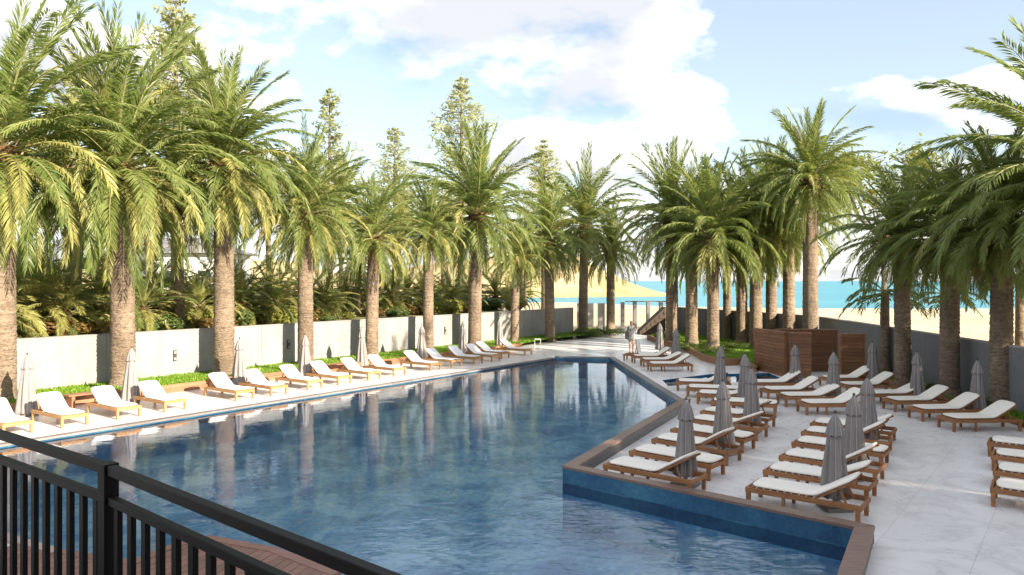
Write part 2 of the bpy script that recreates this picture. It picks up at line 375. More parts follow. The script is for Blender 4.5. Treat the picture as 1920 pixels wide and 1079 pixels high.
ORD = ['first', 'second', 'third', 'fourth', 'fifth', 'sixth', 'seventh', 'eighth', 'ninth', 'tenth', 'eleventh', 'twelfth', 'thirteenth', 'fourteenth', 'fifteenth', 'sixteenth', 'seventeenth', 'eighteenth', 'nineteenth', 'twentieth', 'twenty-first', 'twenty-second', 'twenty-third', 'twenty-fourth']

# ------------------------------------------------------------------ plan of the place
WL0 = Vector((-15.9, 23.3)); U = Vector((19.1, 26.2)).normalized(); NRM = Vector((U.y, -U.x))   # left wall line, its direction, towards the pool
def wl(s, off=0.0): p = WL0+U*s+NRM*off; return (p.x, p.y)
WEND = 34.2
POOL = [(2.1, 36.2), (4.75, 35.7), (5.15, 22.2), (0.97, 14.1), (4.94, 10.6), (3.89, 8.8), (1.1, 4.0), (-0.6, 7.0), (-2.2, 9.5),
        (-3.3, 10.35), (-4.46, 10.85), (-4.85, 10.5), (-5.1, 9.9), (-6.3, 10.3), (-7.6, 11.0), (-10.0, 12.3), (-13.6, 14.5)]
CHAN = [(5.75, 28.2), (8.05, 30.0), (10.6, 30.4), (10.5, 28.3), (7.4, 27.3), (5.65, 26.6)]
OUT = [wl(-22, -0.2), wl(WEND, -0.2), (7.2, 58.5), (12.0, 58.5), (16.2, 44), (16.3, 38.6), (14.3, 20.5), (12.6, 2), (11, -20), (-30, -20)]
WZ = -0.065

def sheet(name, loops, z, m, zfun=None):
    mb = MB(); pts = [p for l in loops for p in l]
    for x, y in pts: mb.v.append((x, y, zfun(x, y) if zfun else z))
    for t3 in tessellate_polygon([[Vector((x, y, 0)) for x, y in l] for l in loops]): mb.quadf(t3, uv=[pts[i] for i in t3])
    me = mb.mesh(name, m, fixn=False)
    bm = bmesh.new(); bm.from_mesh(me)
    for f in bm.faces:
        if f.normal.z < 0: f.normal_flip()
    bm.to_mesh(me); bm.free(); return me
structure('paved_terrace', sheet('paved_terrace', [OUT, POOL, CHAN], 0.0, M_MARBLE))
BIG = [(-900, -300), (900, -300), (900, 60), (120, 100), (40, 103), (22, 112), (10, 131), (-60, 135), (-900, 200)]
structure('beach', sheet('beach', [BIG, OUT], -0.05, M_SAND))
structure('sea', sheet('sea', [[(-6000, 55), (6000, 55), (6000, 12000), (-6000, 12000)]], -0.3, M_SEA))
def hill():
    mb = MB(); nx, ny = 60, 26
    for j in range(ny+1):
        for i in range(nx+1):
            x = -260+i*(318/nx); y = 178+j*(170/ny)
            e = max(0, min(1, (58-x)/45)); fy = math.sin(math.pi*min(1, j/ny*1.0)); e = e*e*(3-2*e)
            z = -1.2+13.0*e*(0.85+0.3*math.sin(x*0.05+1)+0.12*math.sin(x*.16+y*.1))*fy**0.9+rnd.uniform(-.12, .12)
            mb.v.append((x, y+5*math.sin(x*.04), z))
    for j in range(ny):
        for i in range(nx): a = j*(nx+1)+i; mb.quadf([a, a+1, a+nx+2, a+nx+1])
    structure('sand_hill', mb.mesh('sand_hill', M_HILL, True))
hill()

# pool shells
def shell(poly, depth, nm):
    structure(nm+'_floor', sheet(nm+'_floor', [poly], depth, M_FLOOR))
    mb = MB(); s = 0.0; n = len(poly)
    for i in range(n):
        a, b = Vector(poly[i]), Vector(poly[(i+1) % n]); L = (b-a).length; k = len(mb.v)
        for p, z in ((a, depth), (b, depth), (b, -0.28), (a, -0.28), (b, -0.002), (a, -0.002)): mb.v.append((p.x, p.y, z))
        mb.quadf([k, k+1, k+2, k+3], uv=[(s, depth), (s+L, depth), (s+L, -.28), (s, -.28)])
        mb.quadf([k+3, k+2, k+4, k+5], uv=[(s, -.28), (s+L, -.28), (s+L, 0), (s, 0)], m=1); s += L
    structure(nm+'_wall', mb.mesh(nm+'_wall', [M_FLOOR, M_TILE], fixn=False))
    w = sheet(nm+'_water', [poly], WZ, M_WATER)
    structure(nm+'_water', w)
shell(POOL, -0.95, 'pool'); shell(CHAN, -0.55, 'channel')

# raised parapet of the pool round the sunken terrace: tiled inner face, polished outer face, coping pieces
# directions run so that the water is on the right-hand side of travel
Q1, Q2, Q3, Q4, Q5, Q6 = (Vector(POOL[i]) for i in (1, 2, 3, 4, 5, 6))
CW = 0.235
def offs(pts, w):
    out = []
    for i, p in enumerate(pts):
        ds = []
        if i > 0: ds.append((p-pts[i-1]).normalized())
        if i < len(pts)-1: ds.append((pts[i+1]-p).normalized())
        ns = [Vector((-d.y, d.x)) for d in ds]; m = sum(ns, Vector((0, 0))).normalized(); out.append(p+m*(w/max(.3, m.dot(ns[0]))))
    return out
def ribbon(pts, h, w, cm, name, core=None, cores=None):
    o = offs(pts, w)
    root = structure(name, None); s = 0
    for i in range(len(pts)-1):
        a, b, c, d = pts[i], pts[i+1], o[i+1], o[i]; u = (b-a).normalized(); nn = Vector((-u.y, u.x)); L = (b-a).length
        mb = MB(); mb.prism([(p.x, p.y) for p in (a+nn*.01, b+nn*.01, c-nn*.01, d-nn*.01)], 0.0, h-.045)
        link('parapet_core', mb.mesh('parapet_core', (cores[i] if cores else core) or M_MIRROR), root)
        mb = MB(); p0, p1 = a-nn*.002, b-nn*.002
        mb.v += [(p0.x, p0.y, -.05), (p1.x, p1.y, -.05), (p1.x, p1.y, h-.045), (p0.x, p0.y, h-.045)]
        mb.quadf([0, 1, 2, 3], uv=[(s, 0), (s+L, 0), (s+L, h), (s, h)]); s += L
        link('tiled_face', mb.mesh('tiled_face', M_TILE, fixn=False), root)
        n = max(1, round(L/1.4)); g = .003/L
        for k in range(n):
            t0, t1 = k/n+g, (k+1)/n-g
            q = [a.lerp(b, t0), a.lerp(b, t1), d.lerp(c, t1), d.lerp(c, t0)]
            mb = MB(); mb.prism([(p.x, p.y) for p in (q[0]-nn*.012, q[1]-nn*.012, q[2]+nn*.012, q[3]+nn*.012)], h-.045, h+rnd.uniform(-.0015, .0015))
            link('coping_board', mb.mesh('coping_board', cm), root)
M_COREW = M_COPE
ribbon([Q2, Q3, Q4, Q5, Q6], 0.26, CW, M_COPE, 'pool_parapet', cores=[M_MIRROR, M_MIRROR, M_COPE, M_COPE])
ribbon([Vector(POOL[0]), Q1, Q1.lerp(Q2, .992)], 0.09, 0.24, M_COPEG, 'pool_far_kerb', M_COPEG)
# flush kerb along the left promenade
def kerb():
    root = structure('promenade_kerb', None); a, b = Vector(POOL[-1]), Vector(POOL[0]); L = (b-a).length; u = (b-a).normalized(); nn = Vector((-u.y, u.x))
    n = 24
    for k in range(n):
        p, q = a.lerp(b, k/n)+u*.004, a.lerp(b, (k+1)/n)-u*.004
        mb = MB(); mb.prism([(v.x, v.y) for v in (p-nn*.02, q-nn*.02, q+nn*.22, p+nn*.22)], -0.03, 0.02+rnd.uniform(0, .002))
        link('kerb_stone', mb.mesh('kerb_stone', M_COPEG), root)
kerb()

# ------------------------------------------------------------------ walls
def wallbox(pts, w, h, z0, m, cap=None, name='wall', label='', cat='wall', side=1, seg=0, grp=None):
    root = thing(name, label, cat)
    pts = [Vector(p) for p in pts]; o = offs(pts, w*side)
    for i in range(len(pts)-1):
        a, b, c, d = pts[i], pts[i+1], o[i+1], o[i]; L = (b-a).length; n = max(1, round(L/seg)) if seg else 1; g = .006/L if seg else 0
        for k in range(n):
            t0, t1 = k/n+g, (k+1)/n-g
            q = [a.lerp(b, t0), a.lerp(b, t1), d.lerp(c, t1), d.lerp(c, t0)]
            mb = MB(); mb.prism([(p.x, p.y) for p in q], z0, h); link('wall_panel', mb.mesh('wall_panel', m), root)
            if cap:
                u = (b-a).normalized(); nn = Vector((-u.y, u.x))*side
                mb = MB(); mb.prism([(p.x, p.y) for p in (q[0]-nn*.02, q[1]-nn*.02, q[2]+nn*.02, q[3]+nn*.02)], h, h+.05); link('cap_stone', mb.mesh('cap_stone', cap), root)
    return root
gwl = wallbox([wl(-22), wl(WEND)], 0.25, 1.90, -.1, M_WALL, M_WALLCAP, 'garden_wall', 'long pale rendered wall behind the left row of sun loungers', seg=6.2)
wallbox([(11.6, 52.6), (16.1, 38.9)], 0.25, 1.9, -.1, M_WALLD, M_WALLCAP, 'garden_wall', 'dark grey wall behind the cluster of palms, ending at the beach', seg=5)
wallbox([(16.1, 38.6), (14.3, 20.5), (12.9, 6.0)], 0.25, 1.88, -.1, M_WALLR, M_WALLCAP, 'garden_wall', 'rough textured grey wall behind the right row of palms and loungers', seg=6.2)
# far screen: short wall pieces and posts
root = thing('slatted_screen', 'tall dark upright posts with beach showing between them where the path ends', 'screen')
for x0, x1 in ((1082, 1113), (1121, 1134)):
    mb = MB(); a, b = ray(x0, 57.5), ray(x1, 57.5); mb.box(((a.x+b.x)/2, 57.6, 1.0), (b.x-a.x, .25, 2.1)); link('screen_panel', mb.mesh('screen_panel', M_WALLCAP), root)
for x in (1148, 1168, 1191, 1216, 1240):
    mb = MB(); a = ray(x, 57); mb.box((a.x, 57.2, 1.05), (.26, .4, 2.2)); link('post', mb.mesh('post', M_WALLD), root)
mb = MB(); a = ray(1212, 57.2); mb.box((a.x, 57.3, 2.2), (3.2, .3, .08)); link('top_rail', mb.mesh('top_rail', M_WALLD), root)
root = thing('wooden_ramp', 'brown sloping timber ramp side beside the cluster of palms', 'ramp')
mb = MB(); a, b = ray(1199, 52), ray(1247, 52)
for y in (51.8, 53.0):
    mb.v += [(a.x, y, 0), (b.x, y, 0), (b.x, y, 1.95), (a.x, y, .25)]
for f in ((0, 1, 2, 3), (7, 6, 5, 4), (3, 2, 6, 7), (1, 5, 6, 2), (0, 3, 7, 4)): mb.quadf(f)
link('ramp_side', mb.mesh('ramp_side', M_DARKW), root)
for k in range(6):
    t = (k+.5)/6; mb = MB(); z = .25+1.7*t-.1; mb.box((a.x+(b.x-a.x)*(t*.5+.5), 51.78, .18+k*.27), ((b.x-a.x)*(1-t)*.98, .03, .22)); link('board', mb.mesh('board', M_DARKW), root)

# wall lights on the left wall
first = None
for i, (x, y) in enumerate(((327, 667), (540, 646), (834, 620))):
    f = (x-960)/FPX; s = None
    # ray x = f*y meets the wall face
    s = (f*WL0.y-WL0.x)/(U.x-f*U.y); px, py = wl(s, 0.03); d = py
    o = thing('wall_light', 'small dark oblong wall light on the pale wall, %s from the left' % ORD[i], 'wall light', (px, py, zat(y, d)), math.atan2(U.y, U.x), 'wall lights along the left wall')
    mb = MB(); mb.box((0, 0, 0), (.13, .06, .40)); bevel(link('housing', mb.mesh('housing', M_DARK), o), .01)
    mb = MB(); mb.box((0, -.034, .12), (.09, .01, .10)); mb.box((0, -.034, -.12), (.09, .01, .10)); link('lens', mb.mesh('lens', M_WALLCAP), o)

# raised garden behind the left wall
GZ = 1.82
structure('garden_bank', sheet('garden_bank', [[wl(-30, -.26), wl(WEND-6, -.26), (-6, 66), (-30, 120), (-200, 120), (-200, 10)]], GZ, M_SOIL))
# lawns
def grass(polys, z, n, name, h=.10, seed=1, jitter=.5):
    r = random.Random(seed); mb = MB()
    for poly in polys:
        xs = [p[0] for p in poly]; ys = [p[1] for p in poly]
        tri = tessellate_polygon([[Vector((x, y, 0)) for x, y in poly]])
        ar = []
        for t3 in tri:
            a, b, c = (Vector(poly[i]) for i in t3); ar.append(abs((b-a).cross(c-a))/2)
        tot = sum(ar); k = int(n/len(polys))
        for t3, A in zip(tri, ar):
            a, b, c = (Vector(poly[i]) for i in t3)
            for _ in range(int(k*A/tot)):
                u, v = r.random(), r.random()
                if u+v > 1: u, v = 1-u, 1-v
                p = a+(b-a)*u+(c-a)*v; t = r.uniform(0, 6.28); w = .022*r.uniform(.7, 1.3); hh = h*r.uniform(.5, 1.3); i = len(mb.v)
                mb.v += [(p.x-math.cos(t)*w, p.y-math.sin(t)*w, z), (p.x+math.cos(t)*w, p.y+math.sin(t)*w, z), (p.x+r.uniform(-.05, .05), p.y+r.uniform(-.05, .05), z+hh)]
                mb.f.append((i, i+1, i+2)); mb.uv.append(None); mb.mi.append(0)
    me = bpy.data.meshes.new(name); me.from_pydata(mb.v, [], mb.f); me.materials.append(M_GRASS)
    return me
STRIP = [wl(-12, .01), wl(WEND, .01), (5.2, 57.0), (6.7, 52.0), (7.0, 51.0), (2.2, 45.0), wl(24.5, 2.5), wl(-12, 2.5)]
structure('lawn_strip', sheet('lawn_strip', [STRIP], 0.24, M_LAWN))
tag(link('lawn_grass', grass([STRIP], .24, 42000, 'lawn_grass', .09)), 'bright green grass between the pale wall and the timber border', 'grass', kind='stuff')
ISL = [tuple(at(*p).xy) for p in ((1213, 637), (1240, 648), (1280, 656), (1316, 677), (1352, 687), (1388, 685), (1414, 699))]+[(11.0, 32.0), (15.6, 34.5), (15.9, 38.7), (11.4, 52.4), (10.6, 51.5)]
structure('island_lawn', sheet('island_lawn', [ISL], 0.16, M_LAWN))
tag(link('island_grass', grass([ISL], .16, 22000, 'island_grass', .10, 3)), 'green grass under the cluster of palms', 'grass', kind='stuff')
RSTR = [(13.4, 12), (14.25, 20.5), (15.5, 33.5), (14.6, 33.5), (13.35, 20.5), (12.4, 12)]
structure('side_lawn', sheet('side_lawn', [RSTR], 0.08, M_LAWN))
tag(link('side_grass', grass([RSTR], .08, 9000, 'side_grass', .10, 5)), 'grass at the foot of the rough grey wall', 'grass', kind='stuff')

def border(pts, h, w, name, label, side=1, z0=0.0, seg=1.6, lip=True):
    root = thing(name, label, 'planter'); P = [Vector(p) for p in pts]; o = offs(P, w*side)
    for i in range(len(P)-1):
        a, b, c, d = P[i], P[i+1], o[i+1], o[i]; L = (b-a).length; n = max(1, round(L/seg)); g = .004/L
        for k in range(n):
            t0, t1 = k/n+g, (k+1)/n-g
            q = [a.lerp(b, t0), a.lerp(b, t1), d.lerp(c, t1), d.lerp(c, t0)]
            for zz in range(2):
                mb = MB(); mb.prism([(p.x, p.y) for p in q], z0+zz*h/2+.004, z0+(zz+1)*h/2-.002+rnd.uniform(-.002, .002))
                link('board', mb.mesh('board', M_BORD), root)
    return root
border([wl(-12, 2.52), wl(24.5, 2.52)], .28, .09, 'timber_planter', 'long low timber planter edge behind the left sun loungers')
border(ISL[:7], .32, .10, 'timber_planter', 'low curved timber planter edge round the palm island beside the pale path')
border([(13.35, 12), (13.35, 20.5), (14.6, 33.5)], .16, .07, 'timber_planter', 'low timber edge of the grass bed by the rough grey wall')
# benches built into the left planter (the wavy timber boxes between the loungers)
for i, s in enumerate((1.2, 5.9, 10.6)):
    px, py = wl(s, 2.85)
    o = thing('timber_bench', 'low brown timber bench against the planter, %s from the left behind the loungers' % ORD[i], 'bench', (px, py, 0), math.atan2(U.y, U.x), 'timber benches against the left planter')
    for k in range(3): mb = MB(); mb.box((0, -.16+.16*k, .37), (1.5, .145, .04)); bevel(link('seat_slat', mb.mesh('seat_slat', M_BORD), o), .005)
    for sx in (-.62, .62): mb = MB(); mb.box((sx, 0, .175), (.10, .42, .35)); bevel(link('support', mb.mesh('support', M_BORD), o), .005)

# ------------------------------------------------------------------ timber cabin and screen
def clad(root, a, b, h, th=.14, rows=13, z0=0.0, segs=2, frame=True):
    a, b = Vector(a), Vector(b); L = (b-a).length; u = (b-a).normalized(); rz = math.atan2(u.y, u.x); nn = Vector((u.y, -u.x))
    mid = (a+b)/2; mb = MB(); mb.box((mid.x, mid.y, z0+h/2), (L-.03, th-.05, h-.02), rz); link('backing', mb.mesh('backing', M_PLANK), root)
    rh = h/rows
    for r_ in range(rows):
        cuts = [0]+sorted(rnd.uniform(.25, .75) for _ in range(segs-1))+[1]
        for k in range(segs):
            t0, t1 = cuts[k], cuts[k+1]; c = a.lerp(b, (t0+t1)/2)
            for s_ in (1, -1):
                mb = MB(); p = c+nn*(s_*(th/2-.012+rnd.uniform(0, .004))); mb.box((0, 0, 0), ((t1-t0)*L-.008, .024, rh-.022)); o = link('plank', mb.mesh('plank', M_PLANK), root, (p.x, p.y, z0+rh*(r_+.5)), rz)
    mb = MB(); mb.box((mid.x, mid.y, z0+h+.02), (L+.02, th+.04, .04), rz); link('top_board', mb.mesh('top_board', M_BORD), root)
root = thing('timber_cabin', 'roofless brown timber clad shower enclosure next to the palm island', 'cabin')
A = Vector((10.83, 29.0)); A2 = Vector((11.42, 28.3)); 
clad(root, (10.45, 31.6), (10.83, 29.08), 1.74)
clad(root, (10.90, 29.0), (11.68, 28.7), 1.74, segs=1)
clad(root, (11.1, 31.0), (13.55, 30.7), 1.74)
root = thing('timber_screen', 'free standing brown slatted timber screen in front of the rough grey wall', 'screen')
clad(root, (12.70, 28.4), (13.50, 28.3), 1.73, segs=1)
for dx in (-.03, .83):
    mb = MB(); mb.box((12.70+dx, 28.4-.1*dx, .88), (.06, .17, 1.76)); link('frame_post', mb.mesh('frame_post', M_BORD), root)

# ------------------------------------------------------------------ palms
def frond_mesh(name, elev, bend, L, seed, m, npair=50, lw=.07, ll=.62, twist=0.0):
    r = random.Random(seed); mb = MB(); K = 14; p = Vector((0, 0, 0)); pts = [p.copy()]; ang = []
    sidebend = r.uniform(-.25, .25)
    for i in range(K):
        t = (i+.5)/K; a = R(elev-bend*(t**1.25)); a = max(a, R(-88)); y = sidebend*t*t
        d = Vector((math.cos(a)*math.cos(y), math.cos(a)*math.sin(y), math.sin(a))); p = p+d*(L/K); pts.append(p.copy())
    rad = [.045*(1-.88*i/K) for i in range(K+1)]
    mb.tube(pts, rad, 3, False, 1)
    for i in range(npair):
        t = .10+.90*(i+r.random()*.5)/npair
        f = t*K; j = min(int(f), K-1); w = f-j; b = pts[j].lerp(pts[j+1], w); T = (pts[j+1]-pts[j]).normalized()
        side = T.cross(Vector((0, 0, 1)))
        if side.length < .15: side = Vector((0, -1, 0))
        side.normalize(); up = side.cross(T)
        prof = min(1, (t-.04)/.22)**.7*(1-max(0, (t-.6)/.4)*.42)
        for sg in (-1, 1):
            l = ll*prof*r.uniform(.82, 1.15); st = max(0, min(1, (math.degrees(math.asin(max(-1, min(1, T.z))))-30)/40)); phi = R((58-30*t)*(1-.42*st)+r.uniform(-8, 8)); vv = r.uniform(.05, .55)
            d = T*math.cos(phi)+side*(sg*math.sin(phi))+up*vv*math.sin(phi); d.normalize()
            d.z -= .22*(1-.7*st); d.normalize()
            mid = b+d*(l*.45); d2 = d.copy(); d2.z -= .38*(1-.6*st); d2.normalize(); tip = mid+d2*(l*.55)
            wv = (T*.75+up*.5*r.uniform(-1, 1)).normalized()*(lw*.5*r.uniform(.8, 1.2)); k = len(mb.v)
            mb.v += [tuple(b), tuple(mid+wv), tuple(mid-wv), tuple(tip)]
            mb.quadf([k, k+1, k+2]); mb.quadf([k+1, k+3, k+2])
    return mb.mesh(name, [m, M_RACH], fixn=False)
BASEL = 4.5
CLS = [(86, 18), (76, 30), (64, 48), (52, 70), (38, 78), (24, 84), (8, 82), (-8, 75), (-28, 58), (-50, 36)]
FR = []
for ci, (e, b) in enumerate(CLS):
    mm = M_FROND
    FR.append([frond_mesh('frond', e, b+q*9, BASEL*(1.0 if e > -5 else .86), 11*ci+q, mm, 96 if e > 50 else 80, ll=.64) for q in range(2)])
FRY = {ci: frond_mesh('frond', CLS[ci][0], CLS[ci][1]+10, BASEL*.84, 200+ci, M_FRONDL, 76, ll=.60) for ci in range(10)}
FRD = {ci: frond_mesh('frond', CLS[ci][0], CLS[ci][1]+5, BASEL*.7, 300+ci, M_FRONDD, 40) for ci in (8, 9)}

def trunk_mesh(h, r0, r1, seed, lean=(0, 0), ring=.13, n=18, m=None):
    r = random.Random(seed); mb = MB(); K = max(6, int(h/ring)); ph = r.uniform(0, 6)
    for i in range(K+1):
        t = i/K; z = h*t; rr = r0+(r1-r0)*t**.8+.10*max(0, 1-z/.5)**2*r0/.35
        rr += .006*r.uniform(-1, 1)
        for q in (0, 1):
            rq = rr*(1.03 if q == 0 else .975); zz = z+(0 if q == 0 else ring*.55)
            ox, oy = lean[0]*t*t, lean[1]*t*t
            for j in range(n):
                a = 2*math.pi*j/n; jr = rq*(1+.012*math.sin(5*a+i*2.4)+.012*r.uniform(-1, 1)); mb.v.append((ox+math.cos(a)*jr, oy+math.sin(a)*jr, zz+.02*math.sin(a*3+i)-(.08 if i == 0 and q == 0 else 0)))
    for i in range(2*(K+1)-1):
        for j in range(n): mb.quadf([i*n+j, i*n+(j+1) % n, (i+1)*n+(j+1) % n, (i+1)*n+j])
    return mb.mesh('trunk', m or M_TRUNK, True, fixn=False)
def boots_mesh(r0, h):
    r = random.Random(5); mb = MB(); K = 9; n = 14
    rows = int(h/.16)
    mb.tube([(0, 0, h*i/K) for i in range(K+1)], [r0*(1+.35*math.sin(math.pi*min(1, i/K*.95))) for i in range(K+1)], n)
    for q in range(rows):
        z = h*(q+.3)/rows; rr = r0*(1+.35*math.sin(math.pi*min(1, z/h*.95)))
        for j in range(n):
            a = 2*math.pi*(j+.5*(q % 2))/n+r.uniform(-.06, .06); d = Vector((math.cos(a), math.sin(a), 0)); s_ = Vector((-d.y, d.x, 0)); p = d*(rr*.95)+Vector((0, 0, z)); k = len(mb.v); w = rr*.2
            mb.v += [tuple(p-s_*w), tuple(p+s_*w), tuple(p+d*.12+Vector((0, 0, .26))+s_*w*.4), tuple(p+d*.12+Vector((0, 0, .26))-s_*w*.4), tuple(p+d*.02+Vector((0, 0, .22)))]
            mb.quadf([k, k+1, k+2, k+3]); mb.quadf([k+1, k+4, k+2]); mb.quadf([k, k+3, k+4])
    return mb.mesh('crown_base', M_BOOT, False, fixn=False)
BOOT = boots_mesh(.40, 1.35)
PALMN = 0
def palm(loc, zv, zt, r0, nf, label, group=None, lean=(0, 0), yellow=.2, seed=0, spread=1.0, name='date_palm', lowcut=0.0, zc=None):
    global PALMN
    PALMN += 1; r = random.Random(seed*31+PALMN)
    root = thing(name, label, 'palm tree', loc, r.uniform(0, 6.28), group)
    zb = loc[2]; zc = zc if zc else zv+.36*(zt-zv); hc = zc-zb; L = (zt-zc)*1.02; sc = L/BASEL
    ln = (lean[0], lean[1])
    bh = min(1.35*max(.7, sc), hc*.5)
    link('trunk', trunk_mesh(hc-bh*.75, r0*.92, r0*.84, seed, (ln[0]*.85, ln[1]*.85)), root)
    b = link('crown_base', BOOT, root, (ln[0]*.93, ln[1]*.93, hc-bh)); k = r0*.88/.40; b.scale = (k, k, bh/1.35)
    ga = 2.39996
    nf = int(nf*1.22)
    for i in range(nf):
        t = (i+.5)/nf; e = 88-134*(1-lowcut)*t**1.05+r.uniform(-7, 7)
        ci = min(range(len(CLS)), key=lambda q: abs(CLS[q][0]-e))
        me = FR[ci][r.randrange(2)]
        if r.random() < (yellow if ci > 4 or name != 'date_palm' else yellow*.35): me = FRY[ci]
        if ci in FRD and r.random() < .10: me = FRD[ci]
        a = i*ga+r.uniform(-.25, .25); rr = r0*.35*min(1, t*2)
        o = link('frond', me, root, (ln[0]+math.cos(a)*rr, ln[1]+math.sin(a)*rr, hc+.15-.75*sc*t)); s_ = sc*r.uniform(.86, 1.08)*(1 if t < .5 else 1-.42*(t-.5))
        o.rotation_euler = (r.uniform(-.10, .10), r.uniform(-.06, .06), a); o.scale = (s_*spread, s_*spread, s_)
    return root
def wall_off_depth(x, off):
    f = (x-960)/FPX; q = WL0+NRM*off      # ray x = f*y on the line q + s*U
    s = (f*q.y-q.x)/(U.x-f*U.y); return (q+U*s).y
GL = 'date palms in a row along the pale left wall'
left = [(5, 1.25, 450, -30, .40, 76, 'large date palm cut off by the left edge of the photo'),
        (231, 1.25, 465, 40, .43, 84, 'large date palm with thick pale trunk, second in the left row'),
        (420, 1.25, 425, 98, .42, 84, 'large sunlit date palm, third in the left row, between two shadow bands on the wall'),
        (573, 1.25, 485, 245, .36, 76, 'date palm with pale slim trunk, fourth in the left row'),
        (697, 1.25, 515, 322, .33, 70, 'date palm with shaded brown trunk, fifth in the left row'),
        (803, 1.25, 495, 335, .30, 64, 'date palm with slim trunk, sixth in the left row'),
        (890, 1.4, 490, 238, .40, 72, 'tall date palm rising above its neighbours, seventh in the left row'),
        (965, 1.4, 530, 398, .28, 54, 'shortest date palm of the left row, low crown'),
        (1031, 1.4, 515, 330, .34, 58, 'date palm on the far lawn just past the shortest palm'),
        (1093, 2.2, 490, 285, .36, 60, 'tall date palm on the far lawn with shaded trunk'),
        (1145, 4.0, 520, 372, .34, 52, 'dark crowned date palm standing by the far hedge and posts')]
for i, (x, off, yv, yt, r0, nf, lab) in enumerate(left):
    d = wall_off_depth(x, off)
    if i >= 9: d = {9: 51.0, 10: 52.5}[i]
    p = ray(x, d, .1)
    palm(p, zat(yv, d), zat(yt, d), r0, nf, lab, GL, (rnd.uniform(-.15, .15), rnd.uniform(-.15, .15)), .42 if i < 6 else .25, i)  # higher yellow share stands in for sun on the left row
GI = 'date palms crowded on the island lawn'
isl = [(1260, 43.5, 485, 268, .40, 62, 'date palm at the left end of the island cluster'),
       (1297, 42.0, 505, 300, .38, 58, 'second date palm from the left in the island cluster'),
       (1337, 38.5, 525, 292, .35, 66, 'front date palm of the island cluster behind the curved planter edge'),
       (1363, 46.0, 490, 330, .28, 40, 'slim date palm hidden between thicker trunks at the back of the island'),
       (1391, 43.0, 505, 300, .36, 52, 'date palm in the middle of the island cluster'),
       (1417, 40.5, 510, 290, .38, 56, 'date palm just left of the timber cabin'),
       (1446, 42.0, 490, 265, .34, 54, 'date palm rising behind the left end of the timber cabin'),
       (1479, 40.0, 490, 280, .36, 54, 'date palm rising behind the middle of the timber cabin'),
       (1519, 36.5, 415, 200, .40, 84, 'tallest date palm of the right side with seed sheaths, behind the cabin')]
for i, (x, d, yv, yt, r0, nf, lab) in enumerate(isl):
    palm(ray(x, d, .1), zat(yv, d), zat(yt, d), r0, nf, lab, GI, (rnd.uniform(-.12, .12), 0), .12, 40+i)
GR = 'date palms along the rough grey wall'
rgt = [(1693, 25.6, 530, 300, .30, 84, 'first date palm of the right row, behind the parasols by the grey wall'),
       (1780, 23.6, 535, 278, .33, 84, 'second date palm of the right row, between two parasols'),
       (1877, 21.6, 535, 235, .34, 84, 'third date palm of the right row, behind the nearest wall lounger'),
       (2035, 19.3, 500, 20, .36, 84, 'near palm at the right edge whose long fronds reach in over the terrace')]
for i, (x, d, yv, yt, r0, nf, lab) in enumerate(rgt):
    palm(ray(x, d, .05), zat(yv, d), zat(yt, d), r0, nf, lab, GR, (rnd.uniform(-.1, .1), 0), .10, 60+i, 1.12)

for i, (x, y, zv, zt, lab) in enumerate(((19.5, 17.5, 4.6, 11.5, 'unseen date palm added for shade beyond the grey wall, nearest'), (20.5, 23, 4.5, 11, 'unseen date palm added for shade beyond the grey wall, middle one'), (24, 15, 5, 12, 'unseen date palm added for shade beyond the grey wall, outermost'), (27, 20, 5, 12, 'unseen date palm added for shade beyond the grey wall, rear one'))):  # unseen palms, added to shade the cabin and terrace
    palm(Vector((x, y, 0)), zv, zt, .34, 70, lab, 'unseen date palms added for shade beyond the grey wall', (0, 0), .1, 90+i, 1.1)

# ------------------------------------------------------------------ garden behind the left wall
GB = 'low palms in the garden behind the pale wall'
bx = sorted([(30, 7, 420), (95, 6, 430), (235, 8, 450), (340, 6, 480), (410, 7, 460), (575, 4.5, 500), (695, 5.5, 495), (800, 6, 500), (885, 6.5, 495), (970, 5.5, 505), (-40, 2.5, 430), (60, 3.2, 440), (128, 2.2, 470), (190, 4.5, 430), (262, 2.6, 480), (300, 5.5, 470), (375, 3.2, 490), (455, 3.0, 470), (500, 5.0, 480), (530, 2.6, 490),
      (612, 4.0, 505), (650, 6.5, 500), (735, 4.5, 500), (762, 8.0, 490), (845, 4.0, 500), (930, 5.0, 500)])
for i, (x, off, yt) in enumerate(bx):
    d = wall_off_depth(x, -off); p = ray(x, d, GZ)
    palm(p, GZ+.2, zat(yt, d), .15, 34, 'low leafy palm behind the pale wall, %s from the left' % (ORD+['twenty-fifth', 'twenty-sixth', 'twenty-seventh'])[i], GB, (rnd.uniform(-.3, .3), 0), .75, 80+i, 1.35, 'garden_palm', .05, GZ+.30*(zat(yt, d)-GZ))
GT = 'tall slim palms far behind the wall'
for i, (x, off, yv, yt) in enumerate(((337, 2.2, 470, 200), (130, 9, 400, 150), (505, 12, 430, 260), (575, 9, 500, 330), (640, 14, 440, 270), (670, 5, 540, 420), (745, 12, 470, 330), (830, 16, 480, 350), (985, 9, 500, 400))):
    d = wall_off_depth(x, -off); p = ray(x, d, GZ)
    palm(p, zat(yv, d), zat(yt, d), .19 if i else .22, 44, ('slim dark trunked palm standing directly behind the pale wall' if i == 0 else 'slim palm in the distance behind the wall, %s of the far palms' % ORD[i-1]), GT, (rnd.uniform(-.4, .4), 0), .5, 120+i, 1.0, 'slim_palm')

